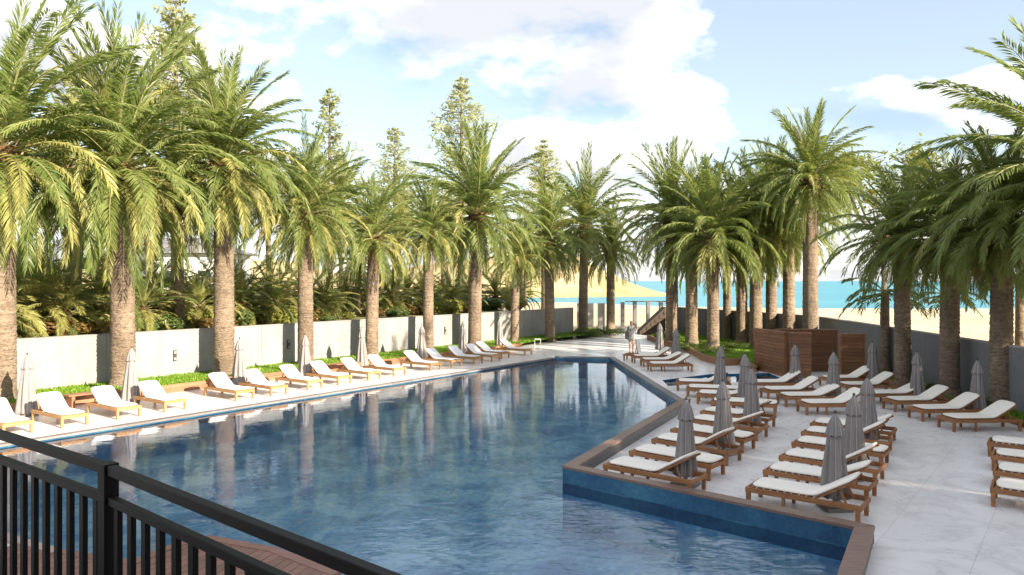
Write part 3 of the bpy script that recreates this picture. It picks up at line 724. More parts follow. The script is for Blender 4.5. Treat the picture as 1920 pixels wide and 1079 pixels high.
def bush_mesh(seed, nleaf, m, lw=.10, top=.8, rx=1.0):
    r = random.Random(seed); mb = MB()
    lobes = [(Vector((r.uniform(-.6, .6)*rx, r.uniform(-.6, .6)*rx, r.uniform(.25, .7)*top)), r.uniform(.28, .5)) for _ in range(9)]
    for i in range(nleaf):
        c, rr = lobes[r.randrange(len(lobes))]; d = Vector((r.gauss(0, 1), r.gauss(0, 1), r.gauss(0, 1))).normalized(); p = c+d*rr*r.uniform(.55, 1.1)
        if p.z < 0: p.z = -p.z*.5
        a = Vector((r.gauss(0, 1), r.gauss(0, 1), r.gauss(0, .6))).normalized(); b = a.cross(d); b = b.normalized() if b.length > .01 else Vector((0, 0, 1)); l = lw*r.uniform(.7, 1.6); k = len(mb.v)
        mb.v += [tuple(p-a*l), tuple(p+b*l*.35), tuple(p+a*l+Vector((0, 0, -.3*l))), tuple(p-b*l*.35)]
        mb.f.append((k, k+1, k+2, k+3)); mb.uv.append(None); mb.mi.append(0)
    return mb.mesh('foliage', m, fixn=False)
def shrub(loc, sc, label, me, grp, cat='shrub', name='shrub'):
    o = thing(name, label, cat, loc, rnd.uniform(0, 6.28), grp); f = link('foliage', me, o); f.scale = sc
    mb = MB(); mb.tube([(0, 0, -.05), (.02, 0, sc[2]*.35)], [.05, .03], 6); link('stem', mb.mesh('stem', M_BARK), o); return o
BU = [bush_mesh(1, 1500, M_BROADY), bush_mesh(2, 1500, M_BROAD), bush_mesh(3, 1300, M_ORANGE), bush_mesh(4, 2600, M_SHRUB, .05, .7)]
NM = ['sunny yellow green shrub', 'dark green shrub', 'rusty orange undergrowth clump']
for i in range(24):
    x = -30+i*43; d = wall_off_depth(x, -(1.2+(i*7 % 5)*.7)); k = [2, 1, 0, 2, 1, 2, 0][i % 7]; s = rnd.uniform(.6, 1.05)
    if 600 < x < 700: s *= .45
    shrub(ray(x, d, GZ), (s*1.2, s*1.2, s*(.75 if k == 2 else 1.05)), '%s behind the pale wall, %s shrub counting from the left' % (NM[k], ORD[i]), BU[k], 'shrubs behind the pale wall')
for i in range(12):
    x = 20+i*85; d = wall_off_depth(x, -(8+(i*5 % 4)*2)); s = rnd.uniform(1.5, 2.2)
    shrub(ray(x, d, GZ), (s*1.3, s*1.3, s*.95), 'large dense garden bush far behind the pale wall, %s from the left' % ORD[i], BU[(i*2) % 2 if i % 3 else 1], 'big bushes far behind the wall', 'bush', 'garden_bush')
# hedges on island and far lawn
HG = 'low clipped hedge clumps at the far lawns'
for i, (x, d, s, lab) in enumerate(((1142, 50.5, 1.0, 'low hedge clump at the foot of the dark crowned palm'), (1100, 49.0, .9, 'low hedge clump on the far lawn, left of the dark crowned palm'),
        (1340, 37.0, .8, 'low shrub at the foot of the front island palm'), (1310, 39.0, .8, 'low hedge clump left of the front island palm'), (1285, 40.0, .6, 'small hedge clump near the left island palms'),
        (1380, 39.8, .7, 'low hedge clump between island palm trunks'), (1250, 47.0, .9, 'low hedge clump at the foot of the timber ramp'),
        (1735, 24.8, .45, 'small green clump at the foot of the first right row palm'), (1855, 21.8, .5, 'small green clump at the foot of the third right row palm'), (1910, 21.5, .5, 'small green clump at the right edge below the grey wall'))):
    shrub(ray(x, d, .1), (s*1.4, s, s*.65), lab, BU[3], HG, 'hedge', 'hedge_clump')

def conifer(loc, h, label, seed, wide=.22, group='pale conifers beyond the garden'):
    wide *= 1.3
    r = random.Random(seed); root = thing('conifer_tree', label, 'tree', loc, 0, group)
    mb = MB(); mb.tube([(0, 0, 0), (0, 0, h*.5), (0, 0, h)], [h*.018, h*.011, .02], 8); ft = MB()
    z = h*.30
    while z < h*.99:
        t = (z-h*.30)/(h*.70); nb = r.randint(2, 5); rad = h*wide*(1-t)**.75*r.uniform(.55, 1.2)+.15; a0 = r.uniform(0, 6)
        for q in range(nb):
            a = a0+q*6.283/nb+r.uniform(-.3, .3); d = Vector((math.cos(a), math.sin(a), r.uniform(.1, .35)))
            e = Vector((0, 0, z))+d*rad*r.uniform(.7, 1.1); mb.tube([(0, 0, z), e*.5+Vector((0, 0, z*.5-.05*rad)), e], [.04, .03, .01], 4, False)
            nl = int(12+32*rad/3)
            for w in range(nl):
                u = r.uniform(.25, 1.05)**.8; b = Vector((0, 0, z)).lerp(e, u)+Vector((r.gauss(0, .10), r.gauss(0, .10), r.gauss(0, .11)))*rad; k = len(ft.v)
                g = Vector((r.gauss(0, 1), r.gauss(0, 1), r.gauss(.3, .6))).normalized()*r.uniform(.12, .36)*(h/14); s_ = g.cross(Vector((r.gauss(0, 1), r.gauss(0, 1), r.gauss(0, 1)))).normalized()*.055*(h/14)
                ft.v += [tuple(b-g*.5-s_), tuple(b-g*.5+s_), tuple(b+g)]; ft.f.append((k, k+1, k+2)); ft.uv.append(None); ft.mi.append(0)
        z += h*.021*r.uniform(.7, 1.5)
    link('trunk', mb.mesh('trunk', M_BARK, True), root); link('crown', ft.mesh('crown', M_PINE, fixn=False), root)
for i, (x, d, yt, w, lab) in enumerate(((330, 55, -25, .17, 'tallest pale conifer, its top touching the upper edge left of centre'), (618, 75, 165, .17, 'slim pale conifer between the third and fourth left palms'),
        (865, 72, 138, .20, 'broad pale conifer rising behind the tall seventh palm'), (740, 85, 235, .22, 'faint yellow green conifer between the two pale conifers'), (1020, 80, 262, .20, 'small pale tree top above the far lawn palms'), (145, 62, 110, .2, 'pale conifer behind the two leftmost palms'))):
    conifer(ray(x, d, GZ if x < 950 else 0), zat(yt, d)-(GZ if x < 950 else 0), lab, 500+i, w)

# tree behind the right wall, small palms on the beach
def leafy(loc, h, rad, label, seed, n=2600, lw=.26):
    r = random.Random(seed); root = thing('leafy_tree', label, 'tree', loc); mb = MB(); ft = MB()
    mb.tube([(0, 0, 0), (.1, 0, h*.3), (0, .1, h*.6)], [.22, .17, .12], 8)
    for q in range(15):
        a = q*2.4; e = Vector((math.cos(a)*rad*r.uniform(.4, .9), math.sin(a)*rad*r.uniform(.4, .9), h*r.uniform(.62, .97)))
        mb.tube([(0, 0, h*.5), (e.x*.5, e.y*.5, h*.62), tuple(e)], [.09, .05, .02], 5, False)
        for w in range(n//15):
            b = e+Vector((r.gauss(0, .32), r.gauss(0, .32), r.gauss(0, .2)))*rad*.45; g = Vector((r.gauss(0, 1), r.gauss(0, 1), r.gauss(0, .5))).normalized()*lw*r.uniform(.6, 1.2); s_ = g.cross(Vector((0, 0, 1))).normalized()*lw*.22; k = len(ft.v)
            ft.v += [tuple(b), tuple(b+g*.5+s_), tuple(b+g), tuple(b+g*.5-s_)]; ft.f.append((k, k+1, k+2, k+3)); ft.uv.append(None); ft.mi.append(0)
    link('trunk', mb.mesh('trunk', M_BARK, True), root); link('crown', ft.mesh('crown', M_BROADY, fixn=False), root)
leafy(ray(1655, 46, -.05), zat(262, 46), 4.2, 'leafy broad tree behind the grey wall between the tall palm and the right row', 77, 5200, .42)
def small_palm(x, d, yc, L, label, seed):
    r = random.Random(seed); p = ray(x, d, -.05); h = zat(yc, d)
    root = thing('young_palm', label, 'palm tree', p, 0, 'young palms on the beach beyond the grey wall')
    link('trunk', trunk_mesh(h, .20, .14, seed), root)
    for i in range(15):
        e = 70-95*i/15; ci = min(range(len(CLS)), key=lambda q: abs(CLS[q][0]-e)); a = i*2.4+r.uniform(-.2, .2)
        o = link('frond', YP[ci % 3 if ci < 3 else (3 if ci < 6 else 4)], root, (0, 0, h)); s_ = L/2.4*r.uniform(.85, 1.1); o.scale = (s_,)*3; o.rotation_euler = (0, 0, a)
YP = [frond_mesh('frond', e, b, 2.4, 700+i, M_BROAD, 15, .17, .75) for i, (e, b) in enumerate(((80, 40), (65, 60), (50, 75), (25, 80), (-5, 50)))]
small_palm(1660, 29.5, 548, 1.75, 'young palm with broad leaves on the beach behind the grey wall', 9)
small_palm(1770, 31.0, 552, 1.6, 'young palm half hidden behind the first two right row trunks', 10)
small_palm(1912, 30, 520, 1.6, 'young palm on the beach at the right edge of the photo', 11)

# white villa glimpsed through the garden
root = thing('white_villa', 'white low building glimpsed between palm trunks behind the left wall', 'building', (0, 0, 0))
p = ray(345, 62, GZ); mb = MB(); mb.box((p.x, 62, GZ+2.1), (9, 6, 4.2)); link('wall', mb.mesh('wall', M_WHITEP), root)
mb = MB(); mb.v += [(p.x-5.2, 58.4, GZ+4.2), (p.x+5.2, 58.4, GZ+4.2), (p.x+5.2, 65.6, GZ+4.2), (p.x-5.2, 65.6, GZ+4.2), (p.x-2, 62, GZ+5.6), (p.x+2, 62, GZ+5.6)]
for f in ((0, 1, 5, 4), (1, 2, 5), (2, 3, 4, 5), (3, 0, 4), (3, 2, 1, 0)): mb.quadf(f)
link('roof', mb.mesh('roof', M_WALLCAP), root)
for k in range(3):
    mb = MB(); mb.box((p.x-3+3*k, 58.98, GZ+2.2), (1.2, .06, 1.4)); w = link('window', mb.mesh('window', M_WHITEP), root)
    mb = MB(); mb.box((p.x-3+3*k, 58.94, GZ+2.2), (1.0, .03, 1.2)); link('pane', mb.mesh('pane', M_GLASS), w)

# unseen hotel masses, added to throw shade over the sunken terrace
def hotel(x0, x1, y0, y1, h, label):
    root = thing('shade_hotel_wing', label, 'building'); mb = MB(); mb.box(((x0+x1)/2, (y0+y1)/2, h/2), (x1-x0, y1-y0, h)); link('wall', mb.mesh('wall', M_HOTEL), root)
    mb = MB(); mb.box(((x0+x1)/2, (y0+y1)/2, h+.15), (x1-x0+.5, y1-y0+.5, .3)); link('roof', mb.mesh('roof', M_WALLCAP), root)
    n = int((y1-y0)/3.2)
    for fl in range(int(h/3)):
        for k in range(n):
            yy = y0+1.6+k*3.2; mb = MB(); mb.box((x0-.02, yy, fl*3+1.6), (.08, 1.7, 1.6)); w = link('window', mb.mesh('window', M_WHITEP), root)
            mb = MB(); mb.box((x0-.06, yy, fl*3+1.6), (.04, 1.5, 1.4)); link('pane', mb.mesh('pane', M_GLASS), w)
hotel(19, 23, -26, -.6, 9.6, 'unseen cream hotel wing added to shade the terrace from the right')
root = thing('shade_hotel_block', 'unseen cream hotel block added behind the balcony to shade it', 'building'); mb = MB(); mb.box((6, -9, 4.5), (20, 9, 9)); link('wall', mb.mesh('wall', M_HOTEL), root)  # unseen block, added to put the railing in shade
mb = MB(); mb.box((6, -9, 9.15), (20.5, 9.5, .3)); link('roof', mb.mesh('roof', M_WALLCAP), root)
hotel(19.5, 23.5, 3.7, 11.5, 9.6, 'second unseen cream hotel wing added to shade the terrace from the right')  # gap to the first wing is shaped to pass a sun streak
palm(Vector((26.0, -3.0, 0)), 8.0, 14.0, .36, 50, 'unseen tall date palm added to break up sun through the wing gap', None, (0, 0), .1, 99)  # unseen palm, added to dapple the streak through the gap

# ------------------------------------------------------------------ sun loungers
def cushion_mesh(L1, L2, ang, w, th, m, z0, x0=.06):
    """bent mattress: flat length L1, raised back L2 at angle ang"""
    st = []; p = Vector((x0, 0)); n1, n2 = 6, 5
    for i in range(n1+1): st.append((Vector((x0+L1*i/n1, 0)), 0.0))
    bx_ = x0+L1
    for i in range(1, n2+1): st.append((Vector((bx_+L2*i/n2*math.cos(ang), L2*i/n2*math.sin(ang))), ang))
    mb = MB(); hw = w/2; e = th*.38
    sec = [(-hw+e, 0), (hw-e, 0), (hw, e), (hw, th-e), (hw-e, th), (hw*.5, th*1.06), (-hw*.5, th*1.06), (-hw+e, th), (-hw, th-e), (-hw, e)]
    n = len(sec)
    for i, (c, a) in enumerate(st):
        if i == n1: a = ang/2
        k = .82 if i in (0, len(st)-1) else 1.0
        for y, z in sec:
            zz = (z-th/2)*k+th/2; mb.v.append((c.x-math.sin(a)*zz, y*(.97 if k < 1 else 1), z0+c.y+math.cos(a)*zz))
    for i in range(len(st)-1):
        for j in range(n): mb.quadf([i*n+j, i*n+(j+1) % n, (i+1)*n+(j+1) % n, (i+1)*n+j])
    mb.quadf([j for j in range(n)][::-1]); mb.quadf([(len(st)-1)*n+j for j in range(n)])
    return mb.mesh('cushion', m, True)
LL, LW = 1.82, .68
def lounger_proto(kind, ang):
    wood_ = M_TEAKL if kind == 'white' else M_TEAK
    root = thing('sun_lounger', 'sun lounger', 'sun lounger'); tree = []
    def add(nm, mb, m, parent=None, bev=.006):
        o = link(nm, mb.mesh(nm, m), parent or root)
        if bev: bevel(o, bev, 1)
        return o
    z = .27; sh = .085
    for s_ in (-1, 1):
        mb = MB(); mb.box((LL/2, s_*(LW/2-.02), z), (LL-.06, .04, sh)); tree.append((add('side_rail', mb, wood_), []))
    mb = MB(); mb.box((.02, 0, z), (.045, LW, sh)); tree.append((add('end_rail', mb, wood_), []))
    mb = MB(); mb.box((LL-.02, 0, z-.01), (.045, LW, sh*.8)); tree.append((add('end_rail', mb, wood_), []))
    for x in (.045, LL-.06):
        for s_ in (-1, 1):
            mb = MB(); mb.box((x, s_*(LW/2-.035), .145), (.075, .065, .29), taper=.86); tree.append((add('leg', mb, wood_), []))
    if kind == 'cream':
        for s_ in (-1, 1): mb = MB(); mb.box((.62, s_*(LW/2-.05), .125), (.05, .05, .25)); tree.append((add('leg', mb, wood_), []))
    L1 = 1.05; L2 = .70
    for i in range(9):
        mb = MB(); mb.box((.11+i*.115, 0, z+.038), (.075, LW-.09, .018)); tree.append((add('seat_slat', mb, wood_, None, 0), []))
    bfm = MB(); hx = .06+L1; c, s2 = math.cos(ang), math.sin(ang); up = Vector((-s2, 0, c))
    for s_ in (-1, 1):
        bfm.bar((hx, s_*(LW/2-.075), z+.03), (hx+c*L2, s_*(LW/2-.075), z+.03+s2*L2), .035, .04, up)
    for i in range(5):
        q = (i+.6)/5.2; bfm.bar((hx+c*L2*q, -LW/2+.08, z+.03+s2*L2*q), (hx+c*L2*q, LW/2-.08, z+.03+s2*L2*q), .07, .016, up)
    tree.append((add('backrest', bfm, wood_, None, 0), []))
    mb = MB()
    if ang > .2:
        for s_ in (-1, 1): mb.bar((hx+c*L2*.62, s_*(LW/2-.11), z+.01+s2*L2*.62), (min(LL-.1, hx+c*L2*.62+.10), s_*(LW/2-.11), z-.01), .03, .03)
        tree.append((add('support_strut', mb, wood_, None, 0), []))
    th = .038 if kind == 'white' else .062
    cm = cushion_mesh(L1, L2+.02, ang, LW-.05, th, M_SLING if kind == 'white' else M_CUSH, z+.048)
    o = link('cushion', cm, root); b = o.modifiers.new('subd', 'SUBSURF'); b.levels = 1; b.render_levels = 1
    tree.append((o, [])); return root, tree
PW = lounger_proto('white', R(36)); PC = {a: lounger_proto('cream', R(b)) for a, b in ((0, 0), (26, 24), (36, 31), (82, 82))}
used = set()
def place(P, loc, head, label, group):
    rz = math.atan2(head.y, head.x); rz += rnd.uniform(-.015, .015)
    if id(P[0]) not in used:
        used.add(id(P[0])); r = P[0]; r.location = loc; r.rotation_euler = (0, 0, rz); r['label'] = label; r['group'] = group; return r
    return dup(P[0], loc, rz, label, group, P[1])
HL = Vector((-NRM.x, -NRM.y))
legs = [((8, 820), (60, 812)), ((115, 804), (167, 797)), ((221, 788), (264, 781)), ((309, 774), (350, 768)), ((442, 753), (478, 747)), ((508, 744), (540, 739)), ((576, 732), (607, 728)),
        ((633, 723), (661, 719)), ((690, 714), (715, 711)), ((738, 707), (762, 703)), ((807, 697), (828, 693)), ((848, 690), (865, 687)), ((889, 684), (906, 681)), ((923, 679), (938, 677)), ((940, 674), (957, 671)), ((981, 668), (1002, 665))]
UL = [50, 245, 449, 572, 678, 791, 868, 937]
for i, (a, b) in enumerate(legs):
    m = (at(*a)+at(*b))/2
    lab = 'white sun lounger on the promenade along the far left pool edge, %s from the left' % ORD[i]
    if i == 0: lab = 'white sun lounger cut off by the left edge of the photo'
    if i == 15: lab = 'last white sun lounger of the left row beside the small white stand'
    place(PW, m, HL, lab, 'white sun loungers along the left side of the pool')
def near(x, y, hv, half=.29):
    h = Vector(hv).normalized(); p = at(x, y); return Vector((p.x-h.y*half, p.y+h.x*half, 0)), h
def put(lst, group, fmt, angs):
    for i, (x, y, hv) in enumerate(lst):
        if len(hv) == 2: p, h = near(x, y, hv)
        place(PC[angs[i]], p, h, fmt(i), group)
def nl(x, y): return x, y
PA = [((1.75, 14.05), (.77, -.64)), ((2.42, 15.15), (.75, -.66)), ((3.10, 16.3), (.74, -.67)), ((3.75, 17.4), (.74, -.67)), ((4.46, 18.6), (.76, -.65)), ((5.05, 19.75), (.80, -.60)),
      ((5.75, 21.35), (.92, -.38)), ((5.70, 22.75), (.95, -.30)), ((5.68, 24.0), (.96, -.27)), ((5.68, 25.4), (.97, -.2))]
def putw(lst, group, fmt, angs, half=.30):
    for i, (p, hv) in enumerate(lst):
        h = Vector(hv).normalized(); q = Vector((p[0]-h.y*half, p[1]+h.x*half, 0)); place(PC[angs[i]], q, h, fmt(i), group)
putw(PA, 'cream sun loungers in the row beside the pool corner', lambda i: ['cream lounger with raised back nearest the pool corner, partly behind the brown coping'][0] if i == 0 else 'cream cushioned lounger in the row by the pool corner, %s from the front' % ORD[i], [36, 0, 36, 0, 26, 36, 0, 26, 0, 36])
PB = [((3.97, 12.5), (.79, -.61)), ((4.65, 13.62), (.79, -.61)), ((5.35, 14.73), (.79, -.61)), ((6.06, 15.95), (.79, -.61)), ((6.70, 17.05), (.80, -.60)), ((7.33, 18.1), (.80, -.60))]
putw(PB, 'cream sun loungers in the middle row of the terrace', lambda i: 'cream lounger with raised back right behind the blue tiled pool wall' if i == 0 else 'cream cushioned lounger in the front middle row, %s from the pool wall' % ORD[i], [36, 26, 36, 0, 36, 26])
PCc = [((8.07, 12.43), (.80, -.60)), ((8.85, 13.55), (.80, -.60)), ((9.6, 14.75), (.80, -.60)), ((10.3, 15.95), (.80, -.60))]
putw(PCc, 'cream sun loungers cut by the right edge', lambda i: 'cream lounger cut by the right edge of the photo, %s from the front' % ORD[i], [26, 36, 26, 36])
PM = [((8.29, 20.8), (1, .04)), ((8.2, 22.15), (1, .04)), ((8.1, 23.4), (1, .03)), ((8.2, 25.1), (1, .02))]
putw(PM, 'cream sun loungers in front of the timber cabin', lambda i: 'cream lounger with raised back in the group before the timber cabin, %s from the front' % ORD[i], [36, 26, 36, 36])
PN = [((11.07, 18.5), (1, .06)), ((11.03, 19.85), (1, .06)), ((11.05, 21.3), (1, .06)), ((11.05, 22.6), (1, .06)), ((11.1, 24.5), (1, .05)), ((11.2, 26.2), (1, .05))]
putw(PN, 'cream sun loungers along the grey wall', lambda i: 'cream lounger with raised back beside the rough grey wall, %s from the front' % ORD[i], [36, 36, 36, 26, 36, 36])
PF = [((5.77, 30.8), (1, .02)), ((5.75, 32.4), (1, .02)), ((5.6, 33.9), (1, .02))]
putw(PF, 'cream sun loungers at the far right of the pool', lambda i: 'cream lounger at the far corner of the pool under two parasols, %s from the front' % ORD[i], [36, 26, 36])
place(PC[82], Vector((7.1, 34.75, 0)), Vector((-.93, .36)), 'lounger at the far pool corner with its backrest bolt upright beside the standing woman', 'cream sun loungers at the far right of the pool')
rm = [P for P in [PW]+list(PC.values()) if id(P[0]) not in used]
for P in rm:
    for c_, _ in P[1]: bpy.data.objects.remove(c_)
    bpy.data.objects.remove(P[0])

# ------------------------------------------------------------------ closed parasols
def canopy_mesh(z0, z1, r0, r1, n=8, seed=0, name='canopy', pleat=.20, bulge=.0, hem=0):
    r = random.Random(seed); mb = MB(); K = 14; A = n*8
    ph = [r.uniform(-.3, .3) for _ in range(n)]; am = [r.uniform(.7, 1.3) for _ in range(n)]
    for i in range(K+1):
        t = i/K; z = z0+(z1-z0)*t; rr = (r0+(r1-r0)*t**.85)+bulge*math.sin(math.pi*t)
        for j in range(A):
            a = 2*math.pi*j/A; q = int(j/8) % n
            pl = math.cos(n*a+.5*math.sin(3*t+ph[q])); f = 1+pleat*min(1, 1.6*(1-t)+.25)*am[q]*(abs(pl)**.6*(1 if pl > 0 else -1))
            mb.v.append((math.cos(a)*rr*f, math.sin(a)*rr*f, z+(.03*math.cos(n*a) if i == 0 else 0)))
    for i in range(K):
        for j in range(A):
            j2 = (j+1) % A; u0, u1 = j/A, (j+1)/A
            mb.quadf([i*A+j, i*A+j2, (i+1)*A+j2, (i+1)*A+j], uv=[(u0, i/K), (u1, i/K), (u1, (i+1)/K), (u0, (i+1)/K)])
    return mb.mesh(name, M_UMB, True, fixn=False)
def parasol_proto(seed, zb=.16, rb=.215):
    root = thing('closed_parasol', 'parasol', 'parasol'); tree = []
    mb = MB(); mb.tube([(0, 0, .05), (0, 0, 1.72)], [.022, .02], 8); tree.append((link('pole', mb.mesh('pole', M_TEAK, True), root), []))
    mb = MB(); mb.box((0, 0, .035), (.44, .44, .07)); mb.tube([(0, 0, .07), (0, 0, .22)], [.04, .035], 10); tree.append((bevel(link('base', mb.mesh('base', M_BASE), root), .01), []))
    c = link('canopy', canopy_mesh(zb, 1.50, rb, .105, 8, seed), root); so_ = c.modifiers.new('th', 'SOLIDIFY'); so_.thickness = .006
    mb = MB(); mb.tube([(0, 0, .96), (0, 0, 1.0)], [.205, .200], 16, False); tree.append((c, []))
    t2 = link('top_flap', canopy_mesh(1.33, 1.74, .150, .012, 8, seed+5, 'top_flap', .13, .03), root); s2 = t2.modifiers.new('th', 'SOLIDIFY'); s2.thickness = .005; tree.append((t2, []))
    mb = MB(); mb.tube([(0, 0, 1.72), (0, 0, 1.76), (0, 0, 1.785)], [.022, .026, .008], 8); tree.append((link('finial', mb.mesh('finial', M_DARK, True), root), []))
    return root, tree
PP = [parasol_proto(i*3+1, *(((.08, .26), (.22, .215))[i // 2])) for i in range(4)]
parasols = []
DL = lambda x, y, h=1.775: (lambda d: ((x-960)/FPX*d, d))((CAMH-h)*FPX/(y-HZ))
ulist = [(50, 662), (245, 650), (449, 633), (572, 626), (678, 614), (791, 608), (868, 602), (937, 596)]
for i, (x, y) in enumerate(ulist): parasols.append((DL(x, y), 'closed taupe parasol of the left row standing between white loungers, %s from the left' % ORD[i], 'closed parasols of the left row'))
gr = 'closed parasols on the right terrace'
for x, y, lab in ((1285, 745, 'closed parasol nearest the brown coping at the pool corner'), (1357, 712, 'closed parasol behind the pool corner parasol, second in that row'), (1409, 688, 'closed parasol third in the pool corner row, overlapping one behind it'),
                  (1397, 661, 'closed parasol fourth in the pool corner row, half hidden by the third'), (1350, 647, 'farthest closed parasol of the pool corner row, beside the narrow water channel'),
                  (1565, 770, 'nearest and largest looking closed parasol, front of the middle row'), (1600, 738, 'closed parasol second in the middle row'), (1627, 705, 'closed parasol third in the middle row'),
                  (1492, 644, 'closed parasol in front of the timber cabin'), (1563, 658, 'closed parasol between the timber cabin and the timber screen, nearer the front'),
                  (1636, 640, 'closed parasol just right of the timber screen by the grey wall'), (1720, 658, 'closed parasol between the first two palm trunks of the right row'), (1833, 673, 'closed parasol between the second and third palm trunks of the right row'),
                  (1237, 604, 'closed parasol behind the far loungers near the standing woman'), (1267, 615, 'closed parasol at the far pool corner, right one of two')):
    parasols.append((DL(x, y, 1.64), lab, gr))
for i, ((x, y), lab, g) in enumerate(parasols):
    P = PP[i % 2 + (0 if i < 8 else 2)]
    if i in (0, 1, 8, 9): r = P[0]; r.location = (x, y, 0); r.rotation_euler = (0, 0, rnd.uniform(0, 6)); r['label'] = lab; r['group'] = g
    else: r = dup(P[0], (x, y, 0), rnd.uniform(0, 6), lab, g, P[1])
    r.rotation_euler[0] = rnd.uniform(-.02, .02)
    if i >= 8: r.scale = (1, 1, .925)

# small white wire stand at the end of the left row
p = at(1008, 655); root = thing('wire_stand', 'small white wire stand on the far promenade after the last white lounger', 'stand', p)
for sx in (-.16, .16):
    for sy in (-.16, .16): mb = MB(); mb.bar((sx, sy, 0), (sx, sy, .55), .02, .02); link('leg', mb.mesh('leg', M_WHITEP), root)
mb = MB(); mb.box((0, 0, .56), (.36, .36, .02)); link('top', mb.mesh('top', M_WHITEP), root)
mb = MB()
for k in range(4): a = [(-.16, -.16), (.16, -.16), (.16, .16), (-.16, .16)]; mb.bar((*a[k], .15), (*a[(k+1) % 4], .15), .015, .015)
link('lower_frame', mb.mesh('lower_frame', M_WHITEP), root)

# ------------------------------------------------------------------ woman on the far path
def skin(name, verts, edges, rads, m, parent, sub=1, rootv=0):
    me = bpy.data.meshes.new(name); me.from_pydata(verts, edges, []); me.materials.append(m); o = link(name, me, parent)
    md = o.modifiers.new('skin', 'SKIN'); md.use_smooth_shade = True
    for i, r_ in enumerate(rads): me.skin_vertices[0].data[i].radius = r_ if isinstance(r_, tuple) else (r_, r_)
    me.skin_vertices[0].data[rootv].use_root = True
    s_ = o.modifiers.new('sub', 'SUBSURF'); s_.levels = sub; s_.render_levels = sub; return o
pp = at(1184, 662); root = thing('person', 'woman with brown hair in a short grey patterned wrap standing on the far path', 'person', (pp.x, pp.y, 0), R(-8))
V = [(0, 0, .93), (0, 0, 1.08), (0, .01, 1.25), (0, .01, 1.38), (0, 0, 1.47), (0, -.01, 1.60), (0, -.015, 1.68),
     (-.085, 0, .86), (-.09, .02, .48), (-.085, -.03, .09), (-.085, .08, .03),
     (.085, 0, .86), (.075, -.03, .48), (.07, .05, .10), (.075, .15, .03),
     (-.17, .01, 1.38), (-.22, .03, 1.12), (-.16, .16, .95), (-.11, .22, .98),
     (.17, .01, 1.38), (.25, .04, 1.14), (.16, .17, 1.22), (.10, .22, 1.32)]
E = [(0, 1), (1, 2), (2, 3), (3, 4), (4, 5), (5, 6), (0, 7), (7, 8), (8, 9), (9, 10), (0, 11), (11, 12), (12, 13), (13, 14), (3, 15), (15, 16), (16, 17), (17, 18), (3, 19), (19, 20), (20, 21), (21, 22)]
RD = [(.14, .10), (.11, .085), (.13, .09), (.13, .08), .05, (.075, .09), (.07, .085), .085, .055, .035, .03, .085, .055, .035, .03, .05, .038, .028, .025, .05, .038, .028, .025]
skin('body', V, E, RD, M_SKIN, root)
def lathe(name, prof, m, parent, n=24, sq=.72, fold=.05):
    mb = MB()
    for i, (z, r_) in enumerate(prof):
        for j in range(n): a = 2*math.pi*j/n; k = r_*(1+fold*math.sin(5*a+i)); mb.v.append((math.cos(a)*k, math.sin(a)*k*sq, z))
    for i in range(len(prof)-1):
        for j in range(n): mb.quadf([i*n+j, i*n+(j+1) % n, (i+1)*n+(j+1) % n, (i+1)*n+j])
    o = link(name, mb.mesh(name, m, True, fixn=False), parent); s_ = o.modifiers.new('t', 'SOLIDIFY'); s_.thickness = .01; return o
lathe('wrap', [(.66, .215), (.75, .225), (.9, .205), (1.05, .175), (1.2, .185), (1.34, .215), (1.42, .19), (1.455, .10)], M_DRESS, root)
skin('hair', [(0, -.03, 1.69), (0, -.07, 1.62), (0, -.08, 1.50), (0, -.07, 1.40)], [(0, 1), (1, 2), (2, 3)], [(.09, .08), (.10, .07), (.085, .05), (.05, .03)], M_HAIR, root)
for k, s_ in enumerate((-1, 1)):
    mb = MB(); mb.box((s_*.08, .04 if s_ < 0 else .10, .012), (.09, .25, .025)); link('sandal', mb.mesh('sandal', M_BAG), root)
bg_ = thing('shoulder_bag', 'dark bag hanging at the left side of the standing woman', 'bag', (pp.x-.27, pp.y-.03, .72))
mb = MB(); mb.box((0, 0, .16), (.12, .30, .32), taper=.9); bevel(link('bag_body', mb.mesh('bag_body', M_BAG), bg_), .03, 3)
mb = MB(); mb.tube([(0, -.10, .30), (.04, -.04, .62), (.09, .02, .70), (.05, .06, .60), (0, .10, .30)], [.012]*5, 6); link('strap', mb.mesh('strap', M_BAG), bg_)

# ------------------------------------------------------------------ timber deck and railing in the foreground
def clip_poly(poly, a, b, keep_left=True):
    out = []
    for i in range(len(poly)):
        p, q = poly[i], poly[(i+1) % len(poly)]
        sp_ = (b-a).cross(p-a); sq_ = (b-a).cross(q-a)
        if sp_ >= 0: out.append(p)
        if (sp_ >= 0) != (sq_ >= 0): out.append(p+(q-p)*(sp_/(sp_-sq_)))
    return out
DECK = [Vector(p) for p in POOL[6:]]
edge = DECK[:]      # runs from right-front (1.1,4) leftwards to (-13.6,14.5)
droot = structure('timber_deck', None)
ang = R(-32); du = Vector((math.cos(ang), math.sin(ang))); dv = Vector((-du.y, du.x))
mb = MB(); eo = [p for p in edge]
# boards: strips along du, ends cut by the curved pool edge
def inside_cut(strip):
    return strip
import itertools
def edge_t(c):
    """intersections of the board centre line c + t*du with the pool edge"""
    ts = []
    for a, b in zip(edge[:-1], edge[1:]):
        e = b-a; den = du.cross(e)
        if abs(den) < 1e-6: continue
        t = (a-c).cross(e)/den; s_ = (a-c).cross(du)/den
        if -1e-6 <= s_ <= 1+1e-6: ts.append(t)
    return ts
